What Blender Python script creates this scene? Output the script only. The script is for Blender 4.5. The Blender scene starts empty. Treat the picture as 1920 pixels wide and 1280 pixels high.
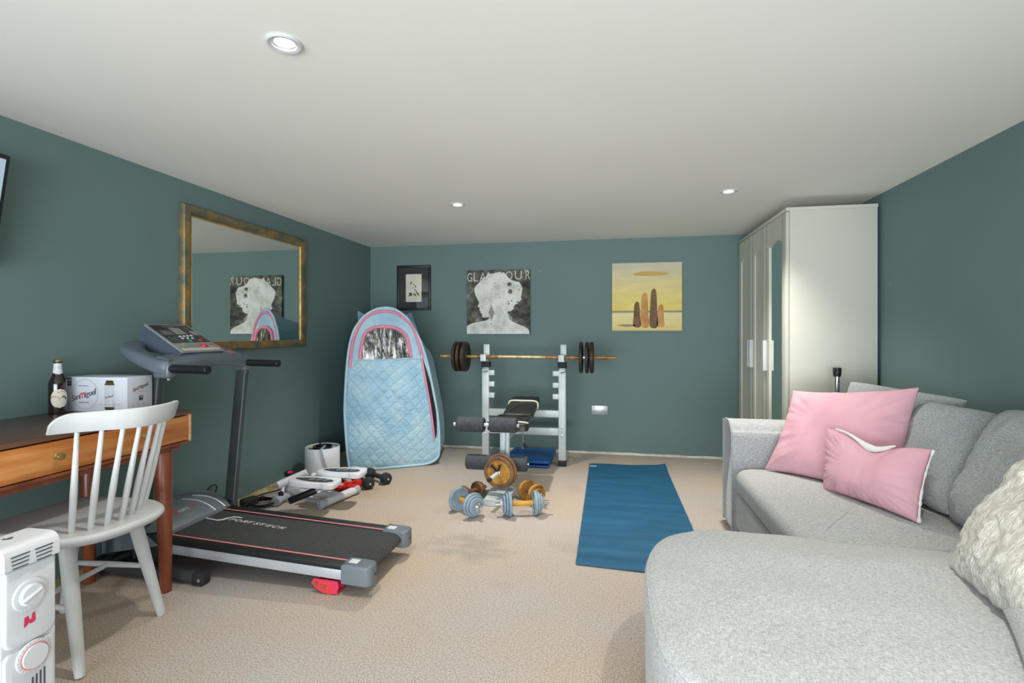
import bpy, bmesh, math, random
from mathutils import Vector, Matrix, noise
random.seed(7)
S = bpy.context.scene
COL = S.collection
PI = math.pi

# ------------------------------------------------------------------ camera, world, lights, exposure
cam_d = bpy.data.cameras.new('camera'); cam = bpy.data.objects.new('camera', cam_d); COL.objects.link(cam)
cam.location = (0, 0, 1.106); cam.rotation_euler = (PI/2, 0, 0.1913)
cam_d.sensor_width = 36; cam_d.lens = 945.5/1920*36; cam_d.shift_y = -16.4/1920; cam_d.clip_start = .02
S.camera = cam
S.view_settings.view_transform = 'Standard'; S.view_settings.look = 'None'
S.view_settings.gamma = 1; S.view_settings.exposure = 0.0; S.view_settings.use_curve_mapping = False
W = bpy.data.worlds.new('sky'); S.world = W; W.use_nodes = True
W.node_tree.nodes['Background'].inputs[0].default_value = (.80, .90, 1, 1)
W.node_tree.nodes['Background'].inputs[1].default_value = 1.3

def area(name, loc, rot, sx, sy, power, color):
    l = bpy.data.lights.new(name, 'AREA'); l.shape = 'RECTANGLE'; l.size = sx; l.size_y = sy
    l.energy = power; l.color = color
    o = bpy.data.objects.new(name, l); COL.objects.link(o); o.location = loc; o.rotation_euler = rot
    return o
# daylight falling in through the open garden doors behind the camera
area('daylight_through_doors', (-.35, -2.0, .75), (math.radians(104), 0, 0), 4.6, 1.5, 120, (.84, .93, 1))
area('added_patio_uplight', (-.35, -4.0, .02), (math.radians(142), 0, 0), 7.0, 3.6, 700, (.90, .95, 1))  # unseen area lamp added outside, aimed up to brighten the far ceiling

# ------------------------------------------------------------------ helpers: materials
def lin(c):
    r = []
    for v in c[:3]:
        v = v/255
        r.append(v/12.92 if v <= .04045 else ((v+.055)/1.055)**2.4)
    return (r[0], r[1], r[2], 1)
class NT:
    def __init__(s, name):
        s.m = bpy.data.materials.new(name); s.m.use_nodes = True; s.t = s.m.node_tree
        s.b = s.t.nodes['Principled BSDF']
    def n(s, typ, **k):
        o = s.t.nodes.new(typ)
        for a, v in k.items(): setattr(o, a, v)
        return o
    def l(s, a, b): s.t.links.new(a, b)
    def coord(s, scale=(1, 1, 1), rot=(0, 0, 0), kind='Object'):
        tc = s.n('ShaderNodeTexCoord'); mp = s.n('ShaderNodeMapping')
        mp.inputs['Scale'].default_value = scale; mp.inputs['Rotation'].default_value = rot
        s.l(tc.outputs[kind], mp.inputs[0]); return mp.outputs[0]
    def noise(s, scale, detail=3, st=(1, 1, 1), rough=.5, rot=(0, 0, 0)):
        t = s.n('ShaderNodeTexNoise'); t.inputs['Scale'].default_value = scale
        t.inputs['Detail'].default_value = detail; t.inputs['Roughness'].default_value = rough
        s.l(s.coord(st, rot), t.inputs['Vector']); return t.outputs['Fac']
    def ramp(s, fac, stops, interp='LINEAR'):
        r = s.n('ShaderNodeValToRGB'); r.color_ramp.interpolation = interp
        e = r.color_ramp.elements
        while len(e) < len(stops): e.new(.5)
        for i, (p, c) in enumerate(stops): e[i].position = p; e[i].color = c
        s.l(fac, r.inputs[0]); return r.outputs[0]
    def mix(s, fac, a, b, mode='MIX'):
        m = s.n('ShaderNodeMix', data_type='RGBA', blend_type=mode)
        if isinstance(fac, float): m.inputs[0].default_value = fac
        else: s.l(fac, m.inputs[0])
        for i, v in ((6, a), (7, b)):
            if isinstance(v, tuple): m.inputs[i].default_value = v
            else: s.l(v, m.inputs[i])
        return m.outputs[2]
    def bump(s, h, strength=.3, dist=.002):
        b = s.n('ShaderNodeBump'); b.inputs['Strength'].default_value = strength
        b.inputs['Distance'].default_value = dist; s.l(h, b.inputs['Height'])
        s.l(b.outputs[0], s.b.inputs['Normal'])
def mat(name, c, c2=None, scale=8, rough=.5, metal=0, bump=0, bscale=None, st=(1, 1, 1), detail=3, lo=.35, hi=.65, coat=0, spec=None, dist=.002, sheen=0):
    k = NT(name); b = k.b
    b.inputs['Roughness'].default_value = rough; b.inputs['Metallic'].default_value = metal
    if coat: b.inputs['Coat Weight'].default_value = coat
    if sheen: b.inputs['Sheen Weight'].default_value = sheen
    if spec is not None: b.inputs['Specular IOR Level'].default_value = spec
    if c2 is None: c2 = tuple(min(255, v*1.04) for v in c)
    f = k.noise(scale, detail, st)
    k.l(k.ramp(f, [(lo, lin(c)), (hi, lin(c2))]), b.inputs['Base Color'])
    if bump: k.bump(k.noise(bscale or scale, 4, st), bump, dist)
    return k.m
def emit(name, c, e):
    k = NT(name); k.b.inputs['Base Color'].default_value = lin(c)
    k.b.inputs['Emission Color'].default_value = lin(c); k.b.inputs['Emission Strength'].default_value = e
    return k.m

# ------------------------------------------------------------------ helpers: geometry
def catmull(P, n=8, closed=False):
    P = [Vector(p) for p in P]; out = []; N = len(P)
    for i in range(N if closed else N-1):
        if closed: a, b, c, d = P[i-1], P[i], P[(i+1) % N], P[(i+2) % N]
        else: a, b, c, d = P[max(i-1, 0)], P[i], P[i+1], P[min(i+2, N-1)]
        for k in range(n):
            t = k/n
            out.append(.5*((2*b)+(c-a)*t+(2*a-5*b+4*c-d)*t*t+(3*b-a-3*c+d)*t**3))
    if not closed: out.append(P[-1])
    return out
def rrect(x0, x1, y0, y1, r, n=6):
    """rounded rectangle outline; r is one radius or four (x1y1, x0y1, x0y0, x1y0)"""
    if not isinstance(r, (tuple, list)): r = (r,)*4
    out = []
    for (cx, cy, a0), q in zip(((x1, y1, 0), (x0, y1, 90), (x0, y0, 180), (x1, y0, 270)), r):
        sx = -1 if cx == x1 else 1; sy = -1 if cy == y1 else 1
        for k in range(n+1):
            a = math.radians(a0+90*k/n)
            out.append((cx+sx*q+q*math.cos(a), cy+sy*q+q*math.sin(a)))
    return out
class MB:
    def __init__(s): s.v = []; s.f = []; s.mi = 0
    def add(s, vs, fs):
        o = len(s.v); s.v += [Vector(v) for v in vs]
        s.f += [([i+o for i in f], s.mi) for f in fs]; return s
    def mat(s, i): s.mi = i; return s
    def addbm(s, bm):
        bm.verts.index_update()
        s.add([v.co.copy() for v in bm.verts], [[v.index for v in f.verts] for f in bm.faces]); bm.free(); return s
    def box(s, c, d, bev=0, seg=2, rot=None):
        bm = bmesh.new(); bmesh.ops.create_cube(bm, size=1)
        for v in bm.verts: v.co = Vector((v.co.x*d[0], v.co.y*d[1], v.co.z*d[2]))
        if bev: bmesh.ops.bevel(bm, geom=bm.edges[:], offset=bev, segments=seg, profile=.5, affect='EDGES', clamp_overlap=True)
        M = Matrix.Translation(c)
        if rot is not None: M = M @ (rot.to_4x4() if isinstance(rot, Matrix) else Matrix.Rotation(rot, 4, 'Z'))
        bm.transform(M); return s.addbm(bm)
    def bb(s, x0, x1, y0, y1, z0, z1, bev=0, seg=2):
        return s.box(((x0+x1)/2, (y0+y1)/2, (z0+z1)/2), (abs(x1-x0), abs(y1-y0), abs(z1-z0)), bev, seg)
    def tube(s, pts, r, seg=10, closed=False, caps=True, flat=None):
        pts = [Vector(p) for p in pts]; N = len(pts)
        rr = r if isinstance(r, (list, tuple)) else [r]*N
        def tan(i):
            if closed: t = pts[(i+1) % N]-pts[i-1]
            else: t = pts[min(i+1, N-1)]-pts[max(i-1, 0)]
            return t.normalized() if t.length > 1e-9 else Vector((0, 0, 1))
        t = tan(0); up = Vector((0, 0, 1)) if abs(t.z) < .9 else Vector((0, 1, 0))
        nrm = (up - t*up.dot(t)).normalized(); vs = []; fs = []
        for i in range(N):
            t = tan(i); nrm = (nrm - t*nrm.dot(t)).normalized(); b = t.cross(nrm)
            for k in range(seg):
                a = 2*PI*k/seg
                ca, sa = math.cos(a), math.sin(a)
                vs.append(pts[i] + (nrm*ca*(flat or 1) + b*sa)*rr[i])
        M = N if closed else N-1
        for i in range(M):
            for k in range(seg):
                a = i*seg+k; b_ = i*seg+(k+1) % seg; c = ((i+1) % N)*seg
                fs.append([a, b_, c+(k+1) % seg, c+k])
        if caps and not closed:
            fs.append(list(range(seg))[::-1]); fs.append([(N-1)*seg+k for k in range(seg)])
        return s.add(vs, fs)
    def cyl(s, p0, p1, r0, r1=None, seg=24, bev=0):
        p0 = Vector(p0); p1 = Vector(p1); r1 = r0 if r1 is None else r1
        if bev:
            d = (p1-p0).normalized()*bev
            return s.tube([p0, p0+d*.3, p0+d, p1-d, p1-d*.3, p1], [r0-bev, r0-bev*.3, r0, r1, r1-bev*.3, r1-bev], seg)
        return s.tube([p0, p1], [r0, r1], seg)
    def lathe(s, prof, o=(0, 0, 0), ax=(0, 0, 1), seg=32, close=False):
        o = Vector(o); ax = Vector(ax).normalized(); u = ax.orthogonal().normalized(); w = ax.cross(u)
        vs = []; fs = []; N = len(prof)
        for r, h in prof:
            for k in range(seg):
                a = 2*PI*k/seg; vs.append(o+ax*h+(u*math.cos(a)+w*math.sin(a))*max(r, 1e-5))
        for i in range(N-1 + (1 if close else 0)):
            j = (i+1) % N
            for k in range(seg): fs.append([i*seg+k, i*seg+(k+1) % seg, j*seg+(k+1) % seg, j*seg+k])
        return s.add(vs, fs)
    def prism(s, poly, o, ux, uy, th):
        """polygon in the plane (o, ux, uy) given thickness vector th"""
        o = Vector(o); ux = Vector(ux); uy = Vector(uy); th = Vector(th); n = len(poly)
        a = [o+ux*p[0]+uy*p[1] for p in poly]; b = [p+th for p in a]
        fs = [list(range(n))[::-1], [n+i for i in range(n)]]
        fs += [[i, (i+1) % n, n+(i+1) % n, n+i] for i in range(n)]
        return s.add(a+b, fs)
    def slab(s, out, z0, z1, r, crown=0, rb=.01, rings=9, n=5, wob=0):
        out = [Vector((p[0], p[1])) for p in out]; N = len(out)
        c = sum(out, Vector((0, 0)))/N
        def inset(d):
            res = []
            for i in range(N):
                t = (out[(i+1) % N]-out[i-1]).normalized(); nn = Vector((-t.y, t.x))
                if (c-out[i]).dot(nn) < 0: nn = -nn
                res.append(out[i]+nn*d)
            return res
        R = []
        R.append([(p.x, p.y, z0) for p in inset(rb)]); R.append([(p.x, p.y, z0+rb) for p in out])
        for k in range(n+1):
            a = PI/2*k/n
            R.append([(p.x, p.y, z1-r+r*math.sin(a)) for p in inset(r*(1-math.cos(a)))])
        last = [Vector(q) for q in R[-1]]
        for k in range(1, rings+1):
            q = 1-k/rings
            h = crown*(1-q**2.5)
            R.append([(c.x+(p.x-c.x)*q, c.y+(p.y-c.y)*q, p.z+h) for p in last])
        vs = [v for ring in R for v in ring]
        if wob: vs = [Vector(v)+Vector((0, 0, wob*noise.noise(Vector(v)*6))) if v[2] > z0+rb*1.5 else v for v in vs]
        fs = [[i for i in range(N)][::-1]]
        for k in range(len(R)-1):
            for i in range(N): fs.append([k*N+i, k*N+(i+1) % N, (k+1)*N+(i+1) % N, (k+1)*N+i])
        return s.add(vs, fs)
    def pillow(s, A, B, C, D, th, n=36, wr=.006, pinch=.05, ex=2.2, freq=7, seed=0, sag=0, rnd=0, fold=0):
        """A bottom left, B bottom right, C top right, D top left; thickness th"""
        A, B, C, D = map(Vector, (A, B, C, D)); nn = (B-A).cross(D-A).normalized()
        vs = []; fs = []
        ctr = (A+B+C+D)/4
        for side in (1, -1):
            for i in range(n+1):
                for j in range(n+1):
                    u = i/n; v = j/n; U = 2*u-1; V = 2*v-1
                    if rnd:
                        u = .5+.5*U*math.sqrt(max(0, 1-rnd*V**4)); v = .5+.5*V*math.sqrt(max(0, 1-rnd*U**4))
                    p = (A*(1-u)+B*u)*(1-v)+(D*(1-u)+C*u)*v
                    p += (ctr-p)*pinch*((1-V*V)*abs(U)**3+(1-U*U)*abs(V)**3)
                    f = max(0, (1-abs(U)**ex)*(1-abs(V)**ex))**.5
                    w = noise.noise(p*freq+Vector((seed, 0, 0)))*wr*f + noise.noise(Vector((p.x*freq*3, p.y*freq*3, p.z*freq)))*wr*.5*f
                    if fold:
                        rr = min(1, math.hypot(U, V)); an = math.atan2(V, U)
                        w += fold*1.5*rr**5*f*(noise.noise(Vector((math.cos(an)*7, math.sin(an)*7, seed+rr*.8)))+.6*noise.noise(Vector((math.cos(an)*17, math.sin(an)*17, seed+rr))))
                    p = p+nn*side*(th/2*f+w*2+.004)
                    p.z -= sag*(1-V*V)*f
                    vs.append(p)
        m = n+1; q = m*m
        for i in range(n):
            for j in range(n):
                a = i*m+j
                fs.append([a, a+m, a+m+1, a+1]); fs.append([q+a, q+a+1, q+a+m+1, q+a+m])
        per = [i*m for i in range(n)]+[n*m+j for j in range(n)]+[i*m+n for i in range(n, 0, -1)]+[j for j in range(n, 0, -1)]
        for k in range(len(per)):
            a, b = per[k], per[(k+1) % len(per)]
            fs.append([b, a, a+q, b+q])
        return s.add(vs, fs)
    def build(s, name, mats, parent=None, world=True, loc=None, sharp=38, subsurf=0):
        me = bpy.data.meshes.new(name)
        off = Vector((0, 0, 0))
        if parent is not None and world:
            r = parent
            while r.parent: r = r.parent
            off = r.location.copy()
        if loc is not None: off = Vector(loc)
        me.from_pydata([v-off for v in s.v], [], [f for f, _ in s.f])
        if not isinstance(mats, (list, tuple)): mats = [mats]
        for m in mats: me.materials.append(m)
        me.polygons.foreach_set('material_index', [m for _, m in s.f])
        me.validate(); bm = bmesh.new(); bm.from_mesh(me)
        bmesh.ops.recalc_face_normals(bm, faces=bm.faces[:]); bm.to_mesh(me); bm.free()
        me.polygons.foreach_set('use_smooth', [True]*len(me.polygons))
        me.set_sharp_from_angle(angle=math.radians(sharp)); me.update()
        o = bpy.data.objects.new(name, me); COL.objects.link(o)
        if parent is not None: o.parent = parent
        if loc is not None: o.location = loc
        if subsurf:
            md = o.modifiers.new('sub', 'SUBSURF'); md.levels = subsurf; md.render_levels = subsurf
        return o
    def text(s, body, o, ux, uy, w=None, h=None, th=.0004, shear=0, font_w=1, bold=0, spacing=1):
        """lettering fitted to width w and height h on the plane (o, ux, uy)"""
        cu = bpy.data.curves.new('t', 'FONT'); cu.body = body; cu.size = 1; cu.shear = shear; cu.offset = bold; cu.space_character = spacing
        ob = bpy.data.objects.new('t', cu); COL.objects.link(ob)
        bpy.context.view_layer.update()
        me = bpy.data.meshes.new_from_object(ob.evaluated_get(bpy.context.evaluated_depsgraph_get()))
        xs = [v.co.x for v in me.vertices]; ys = [v.co.y for v in me.vertices]
        x0, x1, y0, y1 = min(xs), max(xs), min(ys), max(ys)
        sx = (w/(x1-x0)) if w else None; sy = (h/(y1-y0)) if h else None
        sx = sx or sy; sy = sy or sx
        o = Vector(o); ux = Vector(ux).normalized(); uy = Vector(uy).normalized(); n = ux.cross(uy)*th
        vs = [o+ux*(v.co.x-x0)*sx+uy*(v.co.y-y0)*sy+n for v in me.vertices]
        s.add(vs, [list(p.vertices) for p in me.polygons])
        bpy.data.objects.remove(ob); bpy.data.curves.remove(cu); bpy.data.meshes.remove(me)
        return s
def thing(name, label, cat, loc, group=None, rotz=0):
    o = bpy.data.objects.new(name, None); COL.objects.link(o); o.location = loc; o.rotation_euler = (0, 0, rotz)
    o.empty_display_size = .05
    return tag(o, label, cat, group)
def tag(o, label=None, cat=None, group=None, kind=None):
    if label: o['label'] = label
    if cat: o['category'] = cat
    if group: o['group'] = group
    if kind: o['kind'] = kind
    return o
def struct(name, mb, m, label=None, parent=None):
    o = mb.build(name, m, parent)
    return tag(o, label, None, None, 'structure') if parent is None else o
def copy_tree(o, parent=None):
    c = o.copy(); COL.objects.link(c); c.parent = parent
    for ch in list(o.children): copy_tree(ch, c)
    return c

# ------------------------------------------------------------------ materials
def wall_paint():
    k = NT('teal_wall_paint'); b = k.b; b.inputs['Roughness'].default_value = .62
    b.inputs['Specular IOR Level'].default_value = .35
    base = k.ramp(k.noise(1.3, 4), [(.3, lin((103, 126, 124))), (.7, lin((108, 131, 129)))])
    vo = k.n('ShaderNodeTexVoronoi'); vo.inputs['Scale'].default_value = 4.6
    k.l(k.coord(), vo.inputs['Vector'])
    spot = k.ramp(vo.outputs['Distance'], [(.014, (1, 1, 1, 1)), (.024, (0, 0, 0, 1))])
    gate = k.ramp(k.noise(2.1, 2), [(.44, (0, 0, 0, 1)), (.50, (1, 1, 1, 1))])
    m = k.n('ShaderNodeMath', operation='MULTIPLY'); k.l(spot, m.inputs[0]); k.l(gate, m.inputs[1])
    m2 = k.n('ShaderNodeMath', operation='MULTIPLY'); m2.inputs[1].default_value = .8; k.l(m.outputs[0], m2.inputs[0])
    k.l(k.mix(m2.outputs[0], base, lin((200, 205, 200))), b.inputs['Base Color'])
    k.bump(k.noise(90, 3), .12, .001); return k.m
def carpet_mat():
    k = NT('beige_carpet'); b = k.b; b.inputs['Roughness'].default_value = .95; b.inputs['Specular IOR Level'].default_value = .1
    a = k.ramp(k.noise(1.1, 3), [(.35, lin((196, 189, 184))), (.65, lin((202, 184, 164)))])
    sp = k.ramp(k.noise(165, 5, rough=.95), [(.38, (.42, .41, .40, 1)), (.61, (1.28, 1.28, 1.28, 1))])
    st = k.ramp(k.noise(2.6, 4), [(.58, (1, 1, 1, 1)), (.75, (.90, .84, .76, 1))])
    gr = k.n('ShaderNodeTexGradient', gradient_type='SPHERICAL'); mp = k.n('ShaderNodeMapping'); tc = k.n('ShaderNodeTexCoord')
    mp.inputs['Location'].default_value = (1.55, -7.3, 0); mp.inputs['Scale'].default_value = (2.2, 2.9, 0)   # grey scuffed patch by the bench
    k.l(tc.outputs['Object'], mp.inputs[0]); k.l(mp.outputs[0], gr.inputs[0])
    mm = k.n('ShaderNodeMath', operation='MULTIPLY'); k.l(gr.outputs['Fac'], mm.inputs[0]); k.l(k.noise(7, 4, (1, 2.5, 1)), mm.inputs[1])
    stn = k.ramp(mm.outputs[0], [(.22, (1, 1, 1, 1)), (.42, (.80, .83, .86, 1))])
    c = k.mix(1.0, a, sp, 'MULTIPLY'); c = k.mix(1.0, c, stn, 'MULTIPLY'); k.l(k.mix(1.0, c, st, 'MULTIPLY'), b.inputs['Base Color'])
    k.bump(k.noise(330, 2, rough=.7), .45, .003); return k.m
def fabric(name, c1, c2, scale=1.0, bump=.5):
    k = NT(name); b = k.b; b.inputs['Roughness'].default_value = .92; b.inputs['Specular IOR Level'].default_value = .15
    b.inputs['Sheen Weight'].default_value = .15
    n1 = k.noise(17*scale, 4, (5, 30, 14), .6); n2 = k.noise(17*scale, 4, (30, 5, 18), .6)
    m = k.n('ShaderNodeMath', operation='ADD'); k.l(n1, m.inputs[0]); k.l(n2, m.inputs[1])
    m2 = k.n('ShaderNodeMath', operation='MULTIPLY'); m2.inputs[1].default_value = .5; k.l(m.outputs[0], m2.inputs[0])
    c = k.ramp(m2.outputs[0], [(.40, lin(c1)), (.60, lin(c2))])
    k.l(c, b.inputs['Base Color']); k.bump(m2.outputs[0], bump, .002); return k.m
def wood(name, c1, c2, c3, rough=.35, st=(14, 1.2, 14), scale=2.2, coat=.3):
    k = NT(name); b = k.b; b.inputs['Roughness'].default_value = rough; b.inputs['Coat Weight'].default_value = coat
    b.inputs['Coat Roughness'].default_value = .25
    f = k.noise(scale, 6, st, .6)
    k.l(k.ramp(f, [(.30, lin(c1)), (.5, lin(c2)), (.70, lin(c3))]), b.inputs['Base Color'])
    k.bump(k.noise(scale*4, 3, st), .08, .001); return k.m
def rust(name, c1, c2, c3, scale=14, metal=.4, rough=.7):
    k = NT(name); b = k.b; b.inputs['Roughness'].default_value = rough; b.inputs['Metallic'].default_value = metal
    k.l(k.ramp(k.noise(scale, 6, rough=.65), [(.34, lin(c1)), (.5, lin(c2)), (.66, lin(c3))]), b.inputs['Base Color'])
    k.bump(k.noise(scale*3, 4), .4, .002); return k.m
M = {}
M['wall'] = wall_paint(); M['carpet'] = carpet_mat()
M['ceiling'] = mat('white_ceiling_paint', (241, 239, 230), (244, 242, 234), 1.5, .8, bump=.05, bscale=40)
M['plaster'] = mat('bare_plaster_edge', (206, 200, 186), (226, 222, 212), 20, .9, bump=.5)
M['foam'] = mat('old_timber_edge', (150, 132, 84), (206, 190, 142), 14, .9, bump=.6)
M['white_plastic'] = mat('white_plastic', (204, 206, 208), (210, 212, 213), 4, .38)
M['white_paint'] = mat('white_painted_wood', (204, 206, 206), (212, 214, 213), 8, .42, bump=.05)
M['wardrobe'] = mat('white_foil_board', (203, 202, 189), (207, 206, 194), 2, .55)
M['black'] = mat('black_plastic', (22, 23, 25), (30, 31, 33), 12, .42)
M['rubber'] = mat('black_rubber', (34, 36, 38), (46, 48, 50), 30, .8, bump=.2)
M['foam_black'] = mat('charcoal_foam', (58, 62, 66), (72, 76, 80), 60, .95, bump=.4, bscale=120)
M['chrome'] = mat('chrome', (205, 205, 205), (225, 225, 225), 10, .18, 1)
M['steel'] = mat('grey_steel_paint', (196, 201, 206), (206, 210, 214), 6, .4, .1)
M['bench_steel'] = mat('pale_grey_bench_steel', (186, 196, 198), (202, 210, 212), 8, .45, .1)
M['vinyl'] = mat('black_vinyl', (26, 27, 25), (40, 40, 37), 12, .42, bump=.3, bscale=60)
M['mirror'] = mat('mirror_silver', (236, 240, 236), (238, 241, 237), 1, .008, 1)
M['gold'] = mat('brass', (172, 150, 92), (198, 178, 118), 12, .3, 1)
M['red'] = mat('red_plastic', (206, 42, 110), (218, 58, 60), 8, .45)
M['redglow'] = mat('glossy_red_vinyl', (205, 28, 26), (222, 44, 38), 8, .25)
M['pinkline'] = mat('pink_stripe', (226, 132, 134), (232, 144, 144), 8, .5)
M['tm_grey'] = mat('treadmill_grey_plastic', (104, 112, 118), (112, 120, 126), 6, .38)
M['tm_dark'] = mat('treadmill_slate_plastic', (68, 78, 92), (76, 86, 100), 6, .38)
M['tm_body'] = mat('treadmill_console_plastic', (96, 106, 116), (104, 114, 124), 6, .34)
M['tm_silver'] = mat('treadmill_silver_rail', (186, 192, 200), (196, 202, 208), 6, .35, .35)
M['tm_black'] = mat('treadmill_black_rail', (18, 20, 21), (27, 29, 30), 10, .5)
M['belt'] = mat('running_belt', (50, 52, 52), (82, 84, 84), 220, .9, bump=.5, bscale=260, lo=.4, hi=.75)
M['post'] = mat('dark_grey_post', (66, 70, 70), (76, 80, 80), 6, .42, .2)
M['display'] = mat('lcd_display', (150, 160, 150), (158, 168, 158), 6, .25)
M['panel'] = mat('console_black_face', (34, 36, 40), (48, 50, 54), 12, .3)
M['silverpl'] = mat('console_silver_trim', (176, 178, 178), (188, 190, 190), 8, .3, .5)
M['green'] = mat('green_button', (40, 170, 120), (50, 180, 130), 8, .4)
M['white_ink'] = mat('white_ink', (216, 218, 220), (222, 224, 226), 8, .6)
M['red_ink'] = mat('red_ink', (205, 50, 58), (214, 62, 68), 8, .6)
M['navy_ink'] = mat('navy_ink', (44, 54, 74), (52, 62, 82), 8, .6)
M['grey_ink'] = mat('grey_ink', (168, 174, 184), (176, 182, 190), 8, .6)
M['cream'] = mat('cream_paper', (222, 216, 198), (230, 225, 208), 12, .7)
M['sofa'] = fabric('light_grey_linen', (146, 149, 149), (200, 202, 201))
M['chaise'] = fabric('pale_grey_linen', (160, 163, 164), (212, 214, 213))
M['cush'] = fabric('grey_cushion_linen', (128, 134, 134), (180, 186, 186))
M['pink'] = mat('pink_cotton', (216, 164, 176), (223, 174, 185), 5, .85, bump=.15, bscale=30, dist=.01)
M['wool'] = mat('white_lining_fluff', (226, 226, 222), (236, 236, 232), 30, .95, bump=.5)
M['fur'] = mat('cream_faux_fur', (196, 192, 180), (232, 230, 220), 26, .95, bump=1.0, bscale=70, dist=.012, st=(1, 2.6, 1), sheen=.4)
M['yoga'] = mat('teal_blue_yoga_mat', (16, 82, 116), (28, 96, 132), 3, .62, bump=.15, bscale=160, st=(1, 5, 1))
M['gymmat'] = mat('royal_blue_vinyl_mat', (16, 84, 158), (24, 96, 172), 4, .35, bump=.1)
M['wood_front'] = wood('honey_wood', (150, 80, 32), (188, 112, 50), (214, 150, 84), st=(10, 1.0, 10))
M['wood_top'] = wood('walnut_top', (66, 42, 34), (96, 62, 48), (120, 80, 60), st=(9, .7, 9), rough=.3)
M['wood_leg'] = wood('reddish_leg_wood', (96, 46, 26), (132, 66, 38), (150, 84, 50), st=(6, 6, 1))
M['wood_raw'] = wood('pale_edge_wood', (190, 140, 92), (208, 164, 116), (220, 184, 140))
M['gilt'] = rust('mottled_gilt_frame', (82, 92, 82), (122, 114, 86), (176, 132, 60), 10, .35, .45)
M['giltedge'] = mat('gold_leaf_edge', (176, 134, 62), (206, 168, 96), 20, .4, .5)
M['rusty_bar'] = rust('rusty_bar', (112, 72, 38), (156, 106, 58), (196, 160, 104), 14, .4, .5)
M['plate_dark'] = rust('dark_rusted_iron', (30, 28, 26), (52, 44, 38), (84, 58, 40), 18, .3, .55)
M['plate_orange'] = rust('orange_rust_iron', (92, 70, 58), (124, 92, 70), (158, 112, 66), 14, .2, .75)
M['plate_yellow'] = rust('yellow_ochre_rust', (120, 84, 48), (180, 126, 54), (206, 156, 70), 16, .1, .7)
M['plate_blue'] = rust('grey_blue_vinyl_plate', (112, 134, 150), (136, 156, 170), (152, 168, 178), 10, .05, .6)
M['plate_rim'] = rust('worn_plate_rim', (96, 96, 88), (128, 124, 108), (150, 146, 130), 10, .1, .6)
M['ochre'] = rust('ochre_handle', (186, 134, 40), (206, 154, 52), (218, 172, 80), 10, .1, .5)
M['bottle'] = mat('brown_bottle_glass', (20, 10, 7), (44, 20, 10), 6, .08, coat=.6)
M['carton'] = mat('white_carton', (220, 223, 231), (226, 229, 236), 4, .45)

# ------------------------------------------------------------------ the room
XL, XR, YB, H = -2.348, 1.636, 4.683, 1.96
YF = -.75
struct('floor', MB().bb(XL-.1, XR+.1, YF-.1, YB+.1, -.1, 0), M['carpet'])
struct('ceiling', MB().bb(XL-.1, XR+.1, YF-.1, YB+.1, H, H+.1), M['ceiling'])
struct('wall_left', MB().bb(XL-.1, XL, YF-.1, YB+.1, 0, H), M['wall'])
struct('wall_right', MB().bb(XR, XR+.1, YF-.1, YB+.1, 0, H), M['wall'])
struct('wall_back', MB().bb(XL, XR, YB, YB+.1, 0, H), M['wall'])
w = MB().bb(XL, XL+.22, YF-.1, YF, 0, H); w.bb(XR-.22, XR, YF-.1, YF, 0, H); w.bb(XL+.22, XR-.22, YF-.1, YF, 1.9, H)
struct('wall_front', w, M['wall'])
d = MB().bb(XL+.22, XL+.28, YF-.09, YF-.02, 0, 1.9); d.bb(XR-.28, XR-.22, YF-.09, YF-.02, 0, 1.9)
d.bb(XL+.28, XR-.28, YF-.09, YF-.02, 1.84, 1.9)
struct('door_1', d, M['white_plastic'])
struct('patio', MB().bb(-6, 6, -7, YF-.1, -.12, -.04), mat('pale_paving', (170, 166, 158), (188, 184, 176), 5, .85))
# wavy bare strips left where skirting is missing
def strip(name, p0, p1, nrm, hz, m, amp=.006):
    p0 = Vector(p0); p1 = Vector(p1); N = 90; vs = []; fs = []; nrm = Vector(nrm)
    for i in range(N+1):
        t = i/N; p = p0.lerp(p1, t)
        h = hz+amp*noise.noise(Vector((t*23, 3, 1)))+amp*.7*noise.noise(Vector((t*90, 7, 1)))
        dd = .010+.004*noise.noise(Vector((t*31, 9, 1)))
        vs += [p, p+nrm*dd, p+nrm*dd+Vector((0, 0, h*.55)), p+Vector((0, 0, h))]
    for i in range(N):
        for k in range(3): fs.append([i*4+k, i*4+k+1, i*4+k+5, i*4+k+4])
    o = MB().add(vs, fs).build(name, m); tag(o, kind='structure'); return o
strip('trim_1', (XL, YB, 0), (XR, YB, 0), (0, -1, 0), .018, M['plaster'])
strip('trim_2', (XL, -.6, 0), (XL, YB, 0), (1, 0, 0), .034, M['foam'], .012)

# ceiling lights
def downlight(x, y, label, power=48):
    t = thing('recessed_downlight', label, 'ceiling light', (x, y, H), 'recessed ceiling spotlights')
    MB().lathe([(.050, -.0005), (.051, -.005), (.046, -.008), (.036, -.006), (.032, .004), (.030, .004)], (x, y, H), (0, 0, 1), 40).build('bezel', M['white_plastic'], t)
    MB().lathe([(.0305, -.001), (.029, .001), (.026, .001), (.025, -.002)], (x, y, H), (0, 0, 1), 32).build('inner_ring', M['chrome'], t)
    MB().lathe([(.027, -.0015), (.018, -.003), (.0001, -.0035)], (x, y, H), (0, 0, 1), 32).build('lamp_face', LAMP, t)
    l = bpy.data.lights.new('spot', 'SPOT'); l.energy = power; l.spot_size = math.radians(108); l.spot_blend = 1; l.color = (1, .95, .87); l.shadow_soft_size = .03
    lo = bpy.data.objects.new('lamp_light', l); COL.objects.link(lo); lo.parent = t; lo.location = (0, 0, -.012)
LAMP = emit('lamp_glow', (255, 252, 240), 6)
downlight(-.941, 1.331, 'white round recessed spotlight nearest the camera, above the desk side')
downlight(-.994, 3.226, 'small recessed ceiling spotlight above the weight bench, left of the far pair', 110)
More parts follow.
